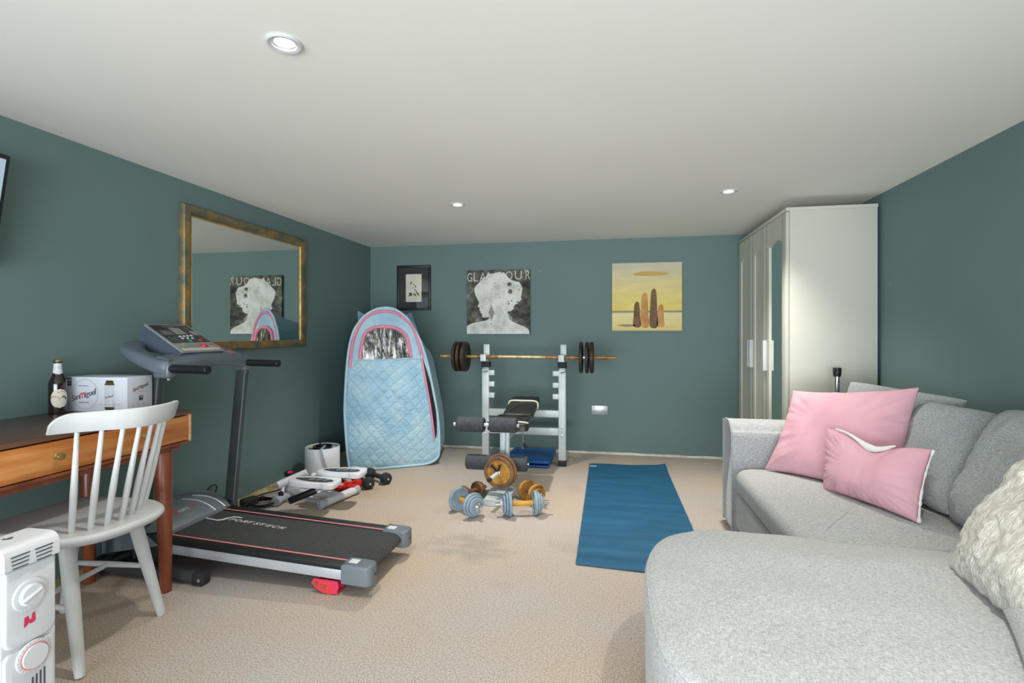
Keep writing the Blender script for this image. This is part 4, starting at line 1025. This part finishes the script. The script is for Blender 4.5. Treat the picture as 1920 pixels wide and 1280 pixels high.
# ------------------------------------------------------------------ oil filled radiator, lower left
t = thing('oil_radiator', 'white oil-filled radiator with dials in the lower left corner', 'heater', (-1.5, .91, 0))
WPl = M['white_plastic']
for i in range(8):
    x = -1.375-.052*i
    out = rrect(.825, 1.0, .07, .60, (.05, .05, .03, .03), 6)
    MB().prism(out, (x, 0, 0), (0, 1, 0), (0, 0, 1), (-.012, 0, 0)).cyl((x+.016, .912, .12), (x-.040, .912, .12), .028, seg=16).cyl((x+.016, .912, .54), (x-.040, .912, .54), .022, seg=16).build('fin', WPl, t)
xp = -1.270
def hplate(y0_, y1_, z0_, z1_, x0_, x1_, rr, n=6, top=0):
    out = rrect(y0_, y1_, z0_, z1_, rr, n)
    mb = MB(); inn = rrect(y0_+.005, y1_-.005, z0_+.005, z1_-.005, rr, n); N = len(out); vs = []
    vs = [(x0_, a, b) for a, b in out]+[(x1_-.004, a, b) for a, b in out]+[(x1_-.001, a*.5+c_*.5, b*.5+d_*.5) for (a, b), (c_, d_) in zip(out, inn)]+[(x1_, a, b) for a, b in inn]
    fs = [list(range(N))[::-1], [3*N+i for i in range(N)]]
    for k in range(3): fs += [[k*N+i, k*N+(i+1) % N, (k+1)*N+(i+1) % N, (k+1)*N+i] for i in range(N)]
    return mb.add(vs, fs)
hplate(.845, .958, .04, .622, -1.365, xp-.004, (.02, .02, .01, .01)).build('control_housing', WPl, t, sharp=50)
mb = MB(); cap = rrect(-1.372, xp+.008, .592, .644, (.024, .02, .004, .004), 6)
mb.prism([(a, b) for a, b in cap], (0, .843, 0), (1, 0, 0), (0, 0, 1), (0, .117, 0)); cp = mb.build('top_cap', WPl, t, sharp=50)
cp.modifiers.new('bev', 'BEVEL').width = .004
mb = MB()
for g in (.858, .905):
    for k in range(4):
        z = .620-.0085*k; mb.bb(xp+.0075, xp+.0092, g+.001*k, g+.036-.001*k, z, z+.0026)
mb.build('vent_slots', mat('dark_vent', (70, 74, 80), (76, 80, 86), 6, .6), t)
hplate(.850, .953, .418, .590, xp-.004, xp+.003, (.004, .004, .022, .022)).build('dial_panel', WPl, t, sharp=50)
hplate(.850, .953, .06, .412, xp-.004, xp+.001, (.015, .015, .006, .006)).build('timer_panel', WPl, t, sharp=50)
dl = MB().lathe([(.034, 0), (.0335, .004), (.031, .005), (.024, .0045), (.023, .009), (.021, .012), (.0001, .0125)], (xp+.003, .897, .525), (1, 0, 0), 48).build('thermostat_dial', WPl, t)
MB().box((xp+.0165, .894, .525), (.007, .044, .006), .002, 2, Matrix.Rotation(math.radians(22), 3, 'X')).build('dial_pointer', WPl, dl)
mb = MB()
for s0, a in (('1', 150), ('2', 95), ('3', 60), ('4', 20), ('5', -20), ('0', 200), ('6', -60)):
    a = math.radians(a); mb.text(s0, Vector((xp+.0072, .897-.0015+.0285*math.cos(a), .525-.002+.0285*math.sin(a))), (0, 1, 0), (0, 0, 1), h=.004)
ringpoly(mb, lambda a, b: Vector((xp+.0088, .897+a, .525+b)), .0236, .0236, .0006)
mb.build('dial_markings', mat('grey_print', (120, 124, 130), (128, 132, 138), 6, .6), dl)
mb = MB().prism([(0, 0), (.001, .021), (.008, .0225), (.011, .012), (.0145, .0125), (.0165, .024), (.0215, .025), (.0235, .006), (.019, .003), (.0125, .003), (.010, .0065), (.004, .001)], (xp+.0032, .886, .456), (0, 1, 0), (0, 0, 1), (.0006, 0, 0))
mb.build('red_logo', M['red'], t)
tm_ = MB().lathe([(.0345, 0), (.034, .004), (.030, .0055), (.0255, .006), (.025, .010), (.0001, .0105)], (xp+.001, .905, .384), (1, 0, 0), 48).build('timer_dial', WPl, t)
mb = MB(); ringpoly(mb, lambda a, b: Vector((xp+.0074, .905+a, .384+b)), .0285, .0285, .0028); mb.build('timer_red_ring', M['pinkline'], tm_)
mb = MB()
for k in range(24):
    a = 2*PI*k/24; p = Vector((xp+.0066, .905+.0318*math.cos(a), .384+.0318*math.sin(a))); mb.box(p, (.0006, .0022, .0007), 0, 1, Matrix.Rotation(a, 3, 'X'))
mb.build('timer_ticks', bpy.data.materials['grey_print'], tm_)
mb = MB()
for k in range(4): mb.bb(xp+.0008, xp+.0022, .903+.008*k, .906+.008*k, .30, .335+.003*k)
mb.build('lower_vent', bpy.data.materials['dark_vent'], t)
MB().lathe([(.0095, 0), (.0095, .0012), (.007, .0016), (.006, .0008), (.0001, .0008)], (-1.325, .895, .6436), (0, 0, 1), 28).build('top_badge', M['chrome'], t)
for x in (-1.36, -1.74):
    mb = MB().bb(x-.02, x+.02, .83, .99, .045, .065, .004)
    for y in (.84, .98): mb.cyl((x, y-.012, .022), (x, y+.012, .022), .021, seg=18)
    mb.build('castor_foot', M['tm_grey'], t)

# ------------------------------------------------------------------ treadmill
t = thing('treadmill', 'grey and black treadmill with console, standing between desk and corner', 'treadmill', (-1.6, 2.17, 0))
def incl(mb): 
    mb.v = [Vector((v.x, v.y+(.012*(-.985-v.x)), v.z+.042*(-.985-v.x))) for v in mb.v]; return mb
def tb(mb, name, m_, parent=None, sharp=38): return incl(mb).build(name, m_, parent or t, sharp=sharp)
# belt as a loop round the rear roller
bx = [(-2.12, .118), (-1.06, .118), (-1.035, .116), (-1.012, .104), (-1.003, .090), (-1.010, .074), (-1.030, .063), (-1.06, .060), (-2.12, .060)]
mb = MB(); vs = []; fs = []
for x, z in bx: vs += [(x, 1.99, z), (x, 2.335, z)]
for i in range(len(bx)-1): fs.append([2*i, 2*i+1, 2*i+3, 2*i+2])
fs.append([2*i for i in range(len(bx))]); fs.append([2*i+1 for i in range(len(bx))])
tb(mb.add(vs, fs), 'running_belt', M['belt'])
for y0_, y1_, nm in ((1.945, 1.994, 'n'), (2.331, 2.392, 'f')):
    tb(MB().bb(-2.12, -1.05, y0_, y1_, .100, .125, .004), 'side_rail', M['tm_black'])
    yi = 1.990 if nm == 'n' else 2.335
    tb(MB().bb(-2.08, -1.085, yi-.004, yi+.004, .1245, .1262), 'red_stripe', M['pinkline'])
tb(MB().bb(-2.14, -1.06, 1.948, 1.968, .058, .101, .002), 'frame_beam', M['tm_silver'])
tb(MB().bb(-2.14, -1.06, 2.37, 2.39, .058, .101, .002), 'frame_beam', M['tm_silver'])
tb(MB().bb(-2.10, -1.08, 1.965, 2.37, .085, .108), 'deck_board', M['tm_black'])
for y0_, y1_, yi in ((1.932, 2.018, -1), (2.325, 2.405, 1)):
    e = MB(); out = rrect(-1.105, -.972, y0_, y1_, (.03, .004, .004, .03) if yi < 0 else (.03, .004, .004, .03), 5)
    e.slab(out, .048, .131, .010, 0, rb=.006, rings=3); e_ = tb(e, 'end_cap', M['tm_grey'])
    ym = (y0_+y1_)/2-.006*yi
    tb(MB().bb(-1.085, -1.045, ym-.020, ym+.016, .1308, .1318), 'sticker', M['white_ink'], e_)
    tb(MB().cyl((-.974, ym, .09), (-.970, ym, .09), .006, seg=12), 'adjuster_bolt', M['black'], e_)
# motor hood
hx = [(-2.02, .128), (-2.045, .150), (-2.09, .176), (-2.16, .195), (-2.24, .190), (-2.30, .160), (-2.325, .10), (-2.325, .03)]
hx = [(p.x, p.z) for p in catmull([(a, 0, b) for a, b in hx], 4)]
vs = []; fs = []; ys = [1.930, 1.945, 1.975, 2.05, 2.17, 2.29, 2.375, 2.405, 2.42]; zz = [-.035, -.012, 0, .004, .006, .004, 0, -.012, -.035]
for y, dz_ in zip(ys, zz):
    for x, z in hx: vs.append((x, y, max(.02, z+dz_*(1 if z > .12 else .3))))
NH = len(hx)
for j in range(len(ys)-1):
    for i in range(NH-1): a = j*NH+i; fs.append([a, a+1, a+NH+1, a+NH])
for j in (0, len(ys)-1): fs.append([j*NH+i for i in range(NH)]+[])
fs += [[j*NH for j in range(len(ys))], [j*NH+NH-1 for j in range(len(ys))]]
hood = tb(MB().add(vs, fs), 'motor_hood', M['tm_grey'], sharp=50)
for y in (2.27, 2.335):
    tb(MB().tube(catmull([(-2.022, y+.01, .136), (-2.06, y-.004, .168), (-2.11, y-.025, .191), (-2.16, y-.06, .200)], 5), .004, 6), 'hood_line', M['tm_silver'], hood)
mb = MB(); o_ = Vector((-2.078, 2.085, .172)); un = Vector((0, 1, 0)); uu = Vector((-.045, 0, .026)).normalized()
mb.mat(1).text('S', o_-uu*.008+Vector((.001, 0, .003)), un, uu, .022, .034, th=.001, shear=.3).mat(0).text('PORTS', o_+Vector((.001, .024, .003)), un, uu, .065, .015, th=.001, shear=.3).mat(1).text('TECH', o_+Vector((.001, .092, .003)), un, uu, .052, .015, th=.001, shear=.3)
tb(mb, 'hood_lettering', [M['white_ink'], M['red_ink']], hood)
mb = MB(); o_ = Vector((-1.935, 2.215, .1185)); un = Vector((1, -.06, 0)).normalized(); uu = Vector((.06, 1, 0)).normalized()
S_ = [(-.085, .0), (-.02, -.004), (.0, .012), (.006, .035), (.028, .062), (.075, .066), (.078, .055), (.036, .051), (.024, .034), (.016, .006), (-.004, -.014), (-.085, -.011)]
mb.prism([(a, b) for a, b in S_], o_+Vector((0, 0, .0002)), un, uu, (0, 0, .0006))
for q, ch_ in enumerate('PORTSTECH'): mb.text(ch_, o_+un*(.034+.037*q)+uu*.012, un, uu, .034, .026, th=.0008, shear=.35, bold=.028)
tb(mb, 'belt_lettering', M['white_ink'])
# lower frame, uprights
for y in (1.966, 2.432):
    yy = 1.918 if y < 2 else y
    mb = MB().tube([(-2.27, yy, .032), (-1.79, yy, .032)], .025, 14); f_ = mb.build('base_tube', M['post'], t)
    MB().box((-1.765, yy, .030), (.06, .052, .052), .010).build('end_foot', M['rubber'], f_)
    MB().box((-2.285, yy, .045), (.07, .056, .075), .018).build('end_foot', M['rubber'], f_)
    MB().cyl((-1.752, yy-.027, .030), (-1.752, yy-.029, .030), .008, seg=12).build('bolt', M['chrome'], f_)
    sgn = -1 if y < 2 else 1
    sh_ = -.075 if y < 2 else 0
    u0 = Vector((-2.06+sh_, y, .06)); u1 = Vector((-1.972+sh_, y, .93))
    d_ = (u1-u0); L_ = d_.length; ang = math.atan2(d_.x, d_.z)
    mb = MB().box((u0+u1)/2, (.062, .032, L_), .008, 3, Matrix.Rotation(ang, 3, 'Y')); up_ = mb.build('upright', M['post'], t)
    MB().box((u0+u1)/2+Vector((.026, sgn*-.0, 0)), (.006, .036, L_*.99), .002, 1, Matrix.Rotation(ang, 3, 'Y')).build('edge_trim', M['tm_grey'], up_)
    MB().bb(-2.14, -2.02, y-.022 if sgn < 0 else y-.03, y+.03 if sgn < 0 else y+.022, .06, .19, .005).build('pivot_bracket', M['tm_black'], t)
    for z in (.085, .125, .165): MB().cyl((-2.075, y-.030 if sgn < 0 else y+.03, z), (-2.075, y-.026, z), .006, seg=10).build('bolt', M['chrome'], t)
MB().bb(-2.30, -2.25, 1.93, 2.42, .02, .06, .004).build('cross_tube', M['post'], t)
# red adjustable rear feet
for y in (1.970, 2.375):
    prof = [(-1.235, .062), (-1.245, .045), (-1.225, .022), (-1.19, .006), (-1.15, .003), (-1.128, .012), (-1.118, .034), (-1.125, .058)]
    mb = MB().prism(prof, (0, y-.028, 0), (1, 0, 0), (0, 0, 1), (0, .007, 0)).prism(prof, (0, y+.021, 0), (1, 0, 0), (0, 0, 1), (0, .007, 0)).bb(-1.16, -1.125, y-.024, y+.024, .004, .012)
    f_ = mb.build('levelling_foot', M['red'], t)
    for x, z in ((-1.222, .045), (-1.185, .034)): MB().cyl((x, y-.033, z), (x, y+.033, z), .0085, seg=12).build('foot_pin', M['gold'], f_)
# console body: a moulded arm ring, crossbar, wedge and face
def ell_tube(pts, rw, rh, seg=16):
    """swept flattened section, wide in plan (rw) and rh high"""
    mb = MB(); pts = [Vector(p) for p in pts]; vs = []; fs = []; N = len(pts)
    for i, p in enumerate(pts):
        tt = (pts[min(i+1, N-1)]-pts[max(i-1, 0)]).normalized(); side = tt.cross(Vector((0, 0, 1))).normalized(); up = side.cross(tt).normalized()
        for k in range(seg):
            a = 2*PI*k/seg; ca, sa = math.cos(a), math.sin(a)
            ca = math.copysign(abs(ca)**.6, ca); sa = math.copysign(abs(sa)**.6, sa)
            w_ = rw[i] if isinstance(rw, list) else rw; h_ = rh[i] if isinstance(rh, list) else rh
            vs.append(p+side*ca*w_+up*sa*h_)
    for i in range(N-1):
        for k in range(seg): fs.append([i*seg+k, i*seg+(k+1) % seg, (i+1)*seg+(k+1) % seg, (i+1)*seg+k])
    fs.append(list(range(seg))[::-1]); fs.append([(N-1)*seg+k for k in range(seg)])
    return mb.add(vs, fs)
YC = 2.184
arm = [(-1.952, -.238, .944), (-2.00, -.246, .956), (-2.07, -.248, .982), (-2.14, -.236, 1.010), (-2.20, -.200, 1.032), (-2.235, -.12, 1.046), (-2.245, 0, 1.050)]
pts = [Vector((x, YC+y, z)) for x, y, z in arm]+[Vector((x, YC-y, z)) for x, y, z in arm[-2::-1]]
n_ = 5; path = catmull(pts, n_); Np = len(path)
rh = [.042-.018*math.sin(PI*i/(Np-1))**.6 for i in range(Np)]; rw = [.026+.022*math.sin(PI*i/(Np-1))**.7 for i in range(Np)]
body = ell_tube(path, rw, rh); body.build('console_frame', M['tm_body'], t, sharp=50)
# crossbar with arched underside
vs = []; fs = []; NC = 24
for i in range(NC+1):
    f_ = i/NC; y = YC-.250+.50*f_; arch = .030*math.sin(PI*f_)
    zt_ = .990+.014*math.sin(PI*f_); zb_ = .915+arch
    xs_ = -1.938+.012*math.sin(PI*f_)
    vs += [(xs_, y, zb_+.006), (xs_, y, zt_-.022), (xs_-.022, y, zt_-.002), (xs_-.075, y, zt_+.010), (xs_-.075, y, zt_-.016), (xs_-.03, y, zb_), (xs_-.008, y, zb_-.002)]
for i in range(NC):
    for k in range(7): fs.append([i*7+k, i*7+(k+1) % 7, (i+1)*7+(k+1) % 7, (i+1)*7+k])
fs += [list(range(7))[::-1], [NC*7+k for k in range(7)]]
MB().add(vs, fs).build('console_crossbar', M['tm_body'], t, sharp=60)
# wedge carrying the face
q0, q1 = YC-.157, YC+.098
FA, FB, FC, FD = Vector((-1.968, q0, 1.012)), Vector((-1.968, q1, 1.012)), Vector((-2.198, q1+.005, 1.140)), Vector((-2.198, q0+.02, 1.140))
vs = [FA, FB, FC, FD, (-1.985, q0-.005, .985), (-1.985, q1+.005, .985), (-2.235, q1+.01, 1.03), (-2.235, q0+.005, 1.03)]
MB().add(vs, [[0, 1, 2, 3], [4, 7, 6, 5], [0, 4, 5, 1], [2, 6, 7, 3], [0, 3, 7, 4], [1, 5, 6, 2]]).build('console_housing', M['tm_dark'], t)
fn = (FB-FA).cross(FD-FA).normalized()
if fn.z < 0: fn = -fn
def fpt(u, v, l=0): return (FA*(1-u)+FB*u)*(1-v)+(FD*(1-u)+FC*u)*v+fn*l
def quad(u0_, u1_, v0_, v1_, l0, l1):
    a = [fpt(u0_, v0_, l0), fpt(u1_, v0_, l0), fpt(u1_, v1_, l0), fpt(u0_, v1_, l0), fpt(u0_, v0_, l1), fpt(u1_, v0_, l1), fpt(u1_, v1_, l1), fpt(u0_, v1_, l1)]
    return (a, [[0, 3, 2, 1], [4, 5, 6, 7], [0, 1, 5, 4], [1, 2, 6, 5], [2, 3, 7, 6], [3, 0, 4, 7]])
fc = MB().add(*quad(-.01, 1.01, -.01, 1.01, 0, .007)).build('console_face', M['silverpl'], t)
MB().add(*quad(.04, .97, .30, .97, .007, .0082)).build('control_panel', M['panel'], fc)
MB().add(*quad(.40, .66, .62, .86, .0082, .0092)).build('lcd_screen', M['display'], fc)
MB().add(*quad(.10, .34, .60, .76, .0082, .0088)).build('info_window', M['tm_grey'], fc)
MB().add(*quad(.72, .90, .78, .90, .0082, .0088)).build('info_window', M['tm_dark'], fc)
MB().add(*quad(.80, .95, .58, .74, .0082, .0088)).build('warning_sticker', M['silverpl'], fc)
def button(u, v, m_, r=.008, nm='button'):
    MB().lathe([(r, 0), (r, .002), (r*.8, .0035), (.0001, .004)], fpt(u, v, .008), fn, 16).build(nm, m_, fc)
for k in range(4): button(.40+.10*k, .53+.01*k, M['white_ink'], .007)
for k in range(3): button(.40+.12*k, .46, M['white_ink'], .0065)
button(.50, .365, M['green'], .011); button(.76, .375, M['red'], .011)
mb = MB()
for r_ in range(3):
    for q in range(3): MB().add(*quad(.10+.10*q, .17+.10*q, .34+.07*r_, .37+.07*r_, .0082, .0092)).build('key', M['tm_grey'], fc)
for r_ in range(3):
    for q in range(2): MB().add(*quad(.84+.07*q, .89+.07*q, .36+.06*r_, .38+.06*r_, .0082, .0092)).build('key', M['tm_grey'], fc)
mb = MB().text('SPORTSTECH', fpt(.30, .90, .0084), fpt(1, .9)-fpt(0, .9), fpt(.5, 1)-fpt(.5, 0), .07, .006, th=.0004, shear=.2); mb.build('console_lettering', M['white_ink'], fc)
MB().add(*quad(.06, .95, .03, .10, .007, .0078)).build('ruler_strip', M['cream'], fc)
MB().add(*quad(.20, .92, .20, .27, .007, .013)).build('reading_ledge', M['silverpl'], fc)
ky = MB().lathe([(.0001, 0), (.012, 0), (.012, .006), (.008, .014), (.0001, .016)], fpt(.62, .14, .007), fn, 18).build('safety_key', M['red'], t)
MB().tube(catmull([fpt(.62, .14, .018), fpt(.72, .20, .014), fpt(.80, .10, .012), fpt(.95, .13, .012), fpt(1.12, .05, -.008)], 6), .0022, 6).build('safety_cord', M['pinkline'], ky)
MB().box((-2.00, YC+.168, .992+.012), (.05, .065, .003), .001, 1, Matrix.Rotation(math.radians(12), 3, 'Y')).build('warning_label', M['pinkline'], t)
MB().slab(rrect(-2.10, -2.01, YC-.222, YC-.165, .012, 4), .975, .992, .004, -.002).build('cup_tray', M['silverpl'], t)
for sgn in (-1, 1):
    y = YC+sgn*.243
    h_ = MB().tube([(-1.985, y, .944), (-1.955, y, .944), (-1.95, y, .944), (-1.765, y, .941), (-1.755, y, .941), (-1.748, y, .941)], [.021, .021, .019, .019, .021, .018], 22).build('handle', M['black'], t)
    MB().add(*(lambda a: a)(([(-1.885, y-.008, .962), (-1.80, y-.008, .961), (-1.80, y+.008, .961), (-1.885, y+.008, .962), (-1.885, y-.006, .965), (-1.80, y-.006, .964), (-1.80, y+.006, .964), (-1.885, y+.006, .965)], [[0, 3, 2, 1], [4, 5, 6, 7], [0, 1, 5, 4], [1, 2, 6, 5], [2, 3, 7, 6], [3, 0, 4, 7]]))).build('pulse_sensor', M['chrome'], h_)
    MB().bb(-2.02, -1.935, y-.024, y+.024, .900, .972, .014, 3).build('handle_socket', M['tm_body'], t)
    MB().lathe([(.0001, -.004), (.007, -.003), (.007, 0)], (-1.945, y-.012, .897), (0, -1, 0), 12).build('socket_bolt', M['chrome'], t)

# ------------------------------------------------------------------ cables by the wall
tag(MB().tube(catmull([(-2.32, 2.46, .012), (-2.325, 2.50, .10), (-2.33, 2.56, .165), (-2.325, 2.61, .196), (-2.325, 2.645, .180), (-2.32, 2.62, .13), (-2.315, 2.57, .06), (-2.31, 2.52, .010)], 8), .004, 8).build('looped_cable', M['black'], loc=(-2.32, 2.5, 0)), 'thin black cable looped up against the wall behind the treadmill', 'cable')
t = thing('extension_lead', 'coiled black power lead with socket block on carpet by the stepper', 'cable', (-2.22, 2.93, 0))
co = []
for k in range(60):
    a = k*.42; r_ = .085+.022*math.sin(k*.37)
    co.append((-2.18+r_*1.0*math.cos(a), 2.885+.9*r_*math.sin(a), .008+.0016*k/6+.004*math.sin(k*.9)))
co += [(-2.16, 3.06, .02), (-2.22, 3.14, .01)]
MB().tube(catmull(co, 3), .0055, 8).build('flex', M['black'], t)
MB().tube(catmull([(-2.29, 2.86, .02), (-2.30, 2.98, .02), (-2.25, 3.10, .02), (-2.20, 3.19, .02)], 6), .0055, 8).build('flex', M['black'], t)
MB().box((-2.262, 2.846, .030), (.06, .105, .046), .012, 3, math.radians(-15)).build('socket_block', M['rubber'], t)
MB().box((-2.215, 2.905, .032), (.03, .03, .03), .008, 3, math.radians(20)).build('plug', M['black'], t)

# ------------------------------------------------------------------ mini stepper
t = thing('mini_stepper', 'white twin-pedal mini stepper on the carpet by the left wall', 'stepper', (-1.9, 2.98, 0))
WS = mat('stepper_white', (222, 224, 230), (230, 231, 235), 5, .4)
def base_bar(p0, p1, m_):
    p0 = Vector(p0); p1 = Vector(p1); d_ = (p1-p0).normalized()
    b_ = MB().cyl(p0, p1, .026, seg=24).build('base_tube', m_, t)
    for p, s_ in ((p0, 1), (p1, -1)): MB().cyl(p-d_*s_*.003, p+d_*s_*.040, .0300, seg=24, bev=.004).build('end_cap', M['grey_ink'], b_)
base_bar((-1.775, 2.865, .031), (-1.705, 3.205, .031), WS)
base_bar((-2.085, 2.86, .031), (-2.11, 3.20, .031), M['grey_ink'])
MB().box((-1.92, 3.03, .045), (.36, .05, .028), .006, 2, math.radians(-3)).build('main_beam', WS, t)
MB().tube([(-2.10, 3.03, .03), (-2.10, 3.03, .165)], .028, 20).build('display_post', WS, t)
MB().lathe([(.0001, 0), (.034, 0), (.036, .006), (.036, .018), (.030, .020), (.0001, .016)], (-2.10, 3.03, .155), (.1, -.2, .97), 28).build('display_pod', M['black'], t)
MB().lathe([(.0001, 0), (.018, 0), (.018, .003), (.0001, .003)], (-2.094, 3.024, .174), (.1, -.2, .97), 20).build('display_window', M['red'], t)
MB().tube([(-2.125, 2.93, .112), (-2.11, 2.96, .118), (-1.98, 3.04, .178)], [.022, .026, .022], 18).build('link_arm', WS, t)
MB().tube([(-2.10, 2.96, .10), (-2.09, 2.93, .05)], .012, 10).build('clevis', WS, t)
MB().lathe([(.0001, -.010), (.016, -.008), (.018, .004), (.006, .008), (.006, .024), (.0001, .024)], (-2.085, 2.915, .065), (.2, -1, -.1), 10).build('tension_knob', M['black'], t)
def pedal(cx_, cy_, z0_, z1_, nm, dz_=0):
    """long pedal running along x; z0 at the toe (left), z1 at the heel"""
    out = [(-.150, -.012), (-.138, -.036), (-.08, -.052), (0, -.055), (.07, -.052), (.095, -.060), (.14, -.056), (.155, -.03), (.156, .02), (.145, .045), (.10, .052), (0, .050), (-.09, .040), (-.142, .016)]
    out = [(a, b*1.35) for a, b in out]
    out = [(p.x, p.y) for p in catmull([(a, b, 0) for a, b in out], 4, True)]
    def tilt(mb):
        r_ = math.radians(7)
        mb.v = [Vector((cx_+v.x*math.cos(r_)-v.y*math.sin(r_), cy_+v.x*math.sin(r_)+v.y*math.cos(r_), v.z+z0_+(z1_-z0_)*(v.x+.15)/.3)) for v in mb.v]; return mb
    p_ = tilt(MB().slab(out, -.034, 0, .006, -.002, rb=.004, rings=3)).build('pedal', WS, t, sharp=55)
    ins_ = [(-.118, .002), (-.06, -.022), (.02, -.034), (.10, -.030), (.128, -.012), (.10, .010), (.02, .022), (-.06, .018)]
    ins_ = [(a, b*1.3) for a, b in ins_]
    ins_ = [(p.x, p.y) for p in catmull([(a, b, 0) for a, b in ins_], 4, True)]
    f_ = tilt(MB().slab(ins_, -.003, .0022, .001, 0, rb=.0005, rings=2)).build('foot_grip', M['foam_black'], p_)
    for q in (-.01, .035, .08): tilt(MB().tube(catmull([(q-.014, -.018, .003), (q, -.006, .003), (q+.016, .002, .003)], 4), .0022, 6)).build('grip_rib', M['grey_ink'], f_)
pedal(-1.792, 2.825, .207, .195, 'near')
pedal(-1.700, 2.985, .222, .222, 'far')
for a, b in (((-1.945, 2.800, .065), (-1.735, 2.875, .150)), ((-1.88, 3.10, .07), (-1.66, 3.03, .17))):
    a = Vector(a); b = Vector(b)
    h_ = MB().cyl(a, a.lerp(b, .70), .021, seg=22, bev=.004).build('hydraulic_cylinder', M['black'], t)
    MB().cyl(a.lerp(b, .6), b, .008, seg=14).build('piston_rod', M['chrome'], h_)
    MB().cyl(a+Vector((0, -.018, 0)), a+Vector((0, .018, 0)), .010, seg=14).build('end_bush', M['chrome'], h_)
MB().tube([(-1.80, 2.85, .17), (-1.79, 2.86, .135)], .012, 10).build('pedal_lug', WS, t)
MB().tube([(-1.88, 2.96, .19), (-1.90, 3.02, .06)], .016, 10).build('pedal_arm', WS, t)
MB().tube([(-1.74, 3.02, .19), (-1.86, 3.03, .06)], .016, 10).build('pedal_arm', WS, t)
# dark things beneath: booklet, small red and black dumbbells
t = thing('booklet', 'glossy booklet with a picture cover lying under the stepper', 'booklet', (-1.93, 3.15, 0))
q = [Vector(p) for p in ((-2.035, 3.005, .001), (-1.795, 2.965, .001), (-1.74, 3.30, .001), (-2.03, 3.33, .001))]
MB().add(q+[p+Vector((0, 0, .006)) for p in q], [[0, 3, 2, 1], [4, 5, 6, 7], [0, 1, 5, 4], [1, 2, 6, 5], [2, 3, 7, 6], [3, 0, 4, 7]]).build('pages', M['white_ink'], t)
q = [Vector(p) for p in ((-1.955, 3.06, .0074), (-1.80, 3.035, .0074), (-1.765, 3.27, .0074), (-1.95, 3.28, .0074))]
MB().add(q, [[0, 1, 2, 3]]).build('cover_picture', mat('picture_print', (58, 54, 48), (170, 84, 52), 22, .3, lo=.4, hi=.7), t)
def hand_weight(lb, c_, rz, m_, L_=.19, r=.034, group='small hand weights'):
    prof = [(.0001, -L_/2), (r*.45, -L_/2), (r*.9, -L_/2+.008), (r, -L_/2+.028), (r*.93, -L_/2+.048), (r*.5, -L_/2+.068), (r*.42, 0), (r*.5, L_/2-.068), (r*.93, L_/2-.048), (r, L_/2-.028), (r*.9, L_/2-.008), (r*.45, L_/2), (.0001, L_/2)]
    prof = [(max(0, p.x), p.z) for p in catmull([(a, 0, b) for a, b in prof], 3)]
    t = thing('hand_weight', lb, 'hand weight', c_, group, rz)
    MB().lathe(prof, (0, 0, 0), (1, 0, 0), 8 if m_ is M['redglow'] else 28).build('body', m_, t, world=False, sharp=20 if m_ is M['redglow'] else 50)
    for s_ in (-1, 1): MB().cyl((s_*(L_/2-.001), 0, 0), (s_*(L_/2+.0015), 0, 0), r*.20, seg=14).build('end_badge', M['chrome'], t, world=False)
hand_weight('small red vinyl hand weight beside the stepper tube', (-1.785, 3.19, .042), math.radians(-12), M['redglow'], .17)
hand_weight('second small red vinyl hand weight, behind and under the pedal', (-1.80, 3.275, .042), math.radians(8), M['redglow'], .17)
hand_weight('black hand weight nearest the stepper pedal', (-1.755, 3.375, .042), math.radians(-39), M['rubber'], .26, .042)
hand_weight('black hand weight lying in front of the blue tent', (-1.692, 3.492, .042), math.radians(-30), M['rubber'], .26, .042)

# white canister with cable
t = thing('round_canister', 'white round canister filled with black cable beside the stepper', 'canister', (-2.125, 3.46, 0))
R0 = .124; cc_ = (-2.125, 3.46, 0)
MB().lathe([(.0001, .004), (R0-.004, .003), (R0, .008), (R0, .246), (R0-.004, .252), (R0-.010, .250), (R0-.012, .200), (.0001, .195)], cc_, (0, 0, 1), 56).build('drum', WS, t)
MB().lathe([(R0-.011, .232), (.0001, .234)], cc_, (0, 0, 1), 40).build('inner_tray', M['rubber'], t)
MB().tube(catmull([(-2.125+.075*math.cos(a*.7)*(1-.008*a), 3.46+.07*math.sin(a*.7), .238+.0006*a) for a in range(26)], 3), .006, 8).build('coiled_flex', M['black'], t)
MB().tube(catmull([(-2.115, 3.46, .24), (-2.13, 3.44, .275), (-2.115, 3.41, .285), (-2.10, 3.42, .26), (-2.09, 3.46, .24)], 6), .006, 8).build('cable_loop', M['black'], t)
MB().box((-2.18, 3.42, .248), (.035, .025, .012), .004, 2, .4).build('tag', mat('yellow_tag', (196, 196, 130), (204, 204, 140), 9, .6), t)
MB().box((-2.045, 3.48, .243), (.05, .04, .012), .006, 2, -.5).build('grey_cap', M['grey_ink'], t)
MB().add(*(lambda pts: ([Vector(p) for p in pts], [[0, 1, 4, 3], [1, 2, 5, 4]]))([(-2.105, 3.445, .262), (-2.078, 3.338, .250), (-2.036, 3.362, .06), (-2.088, 3.452, .262), (-2.060, 3.346, .250), (-2.018, 3.376, .06)])).build('strap', M['grey_ink'], t)
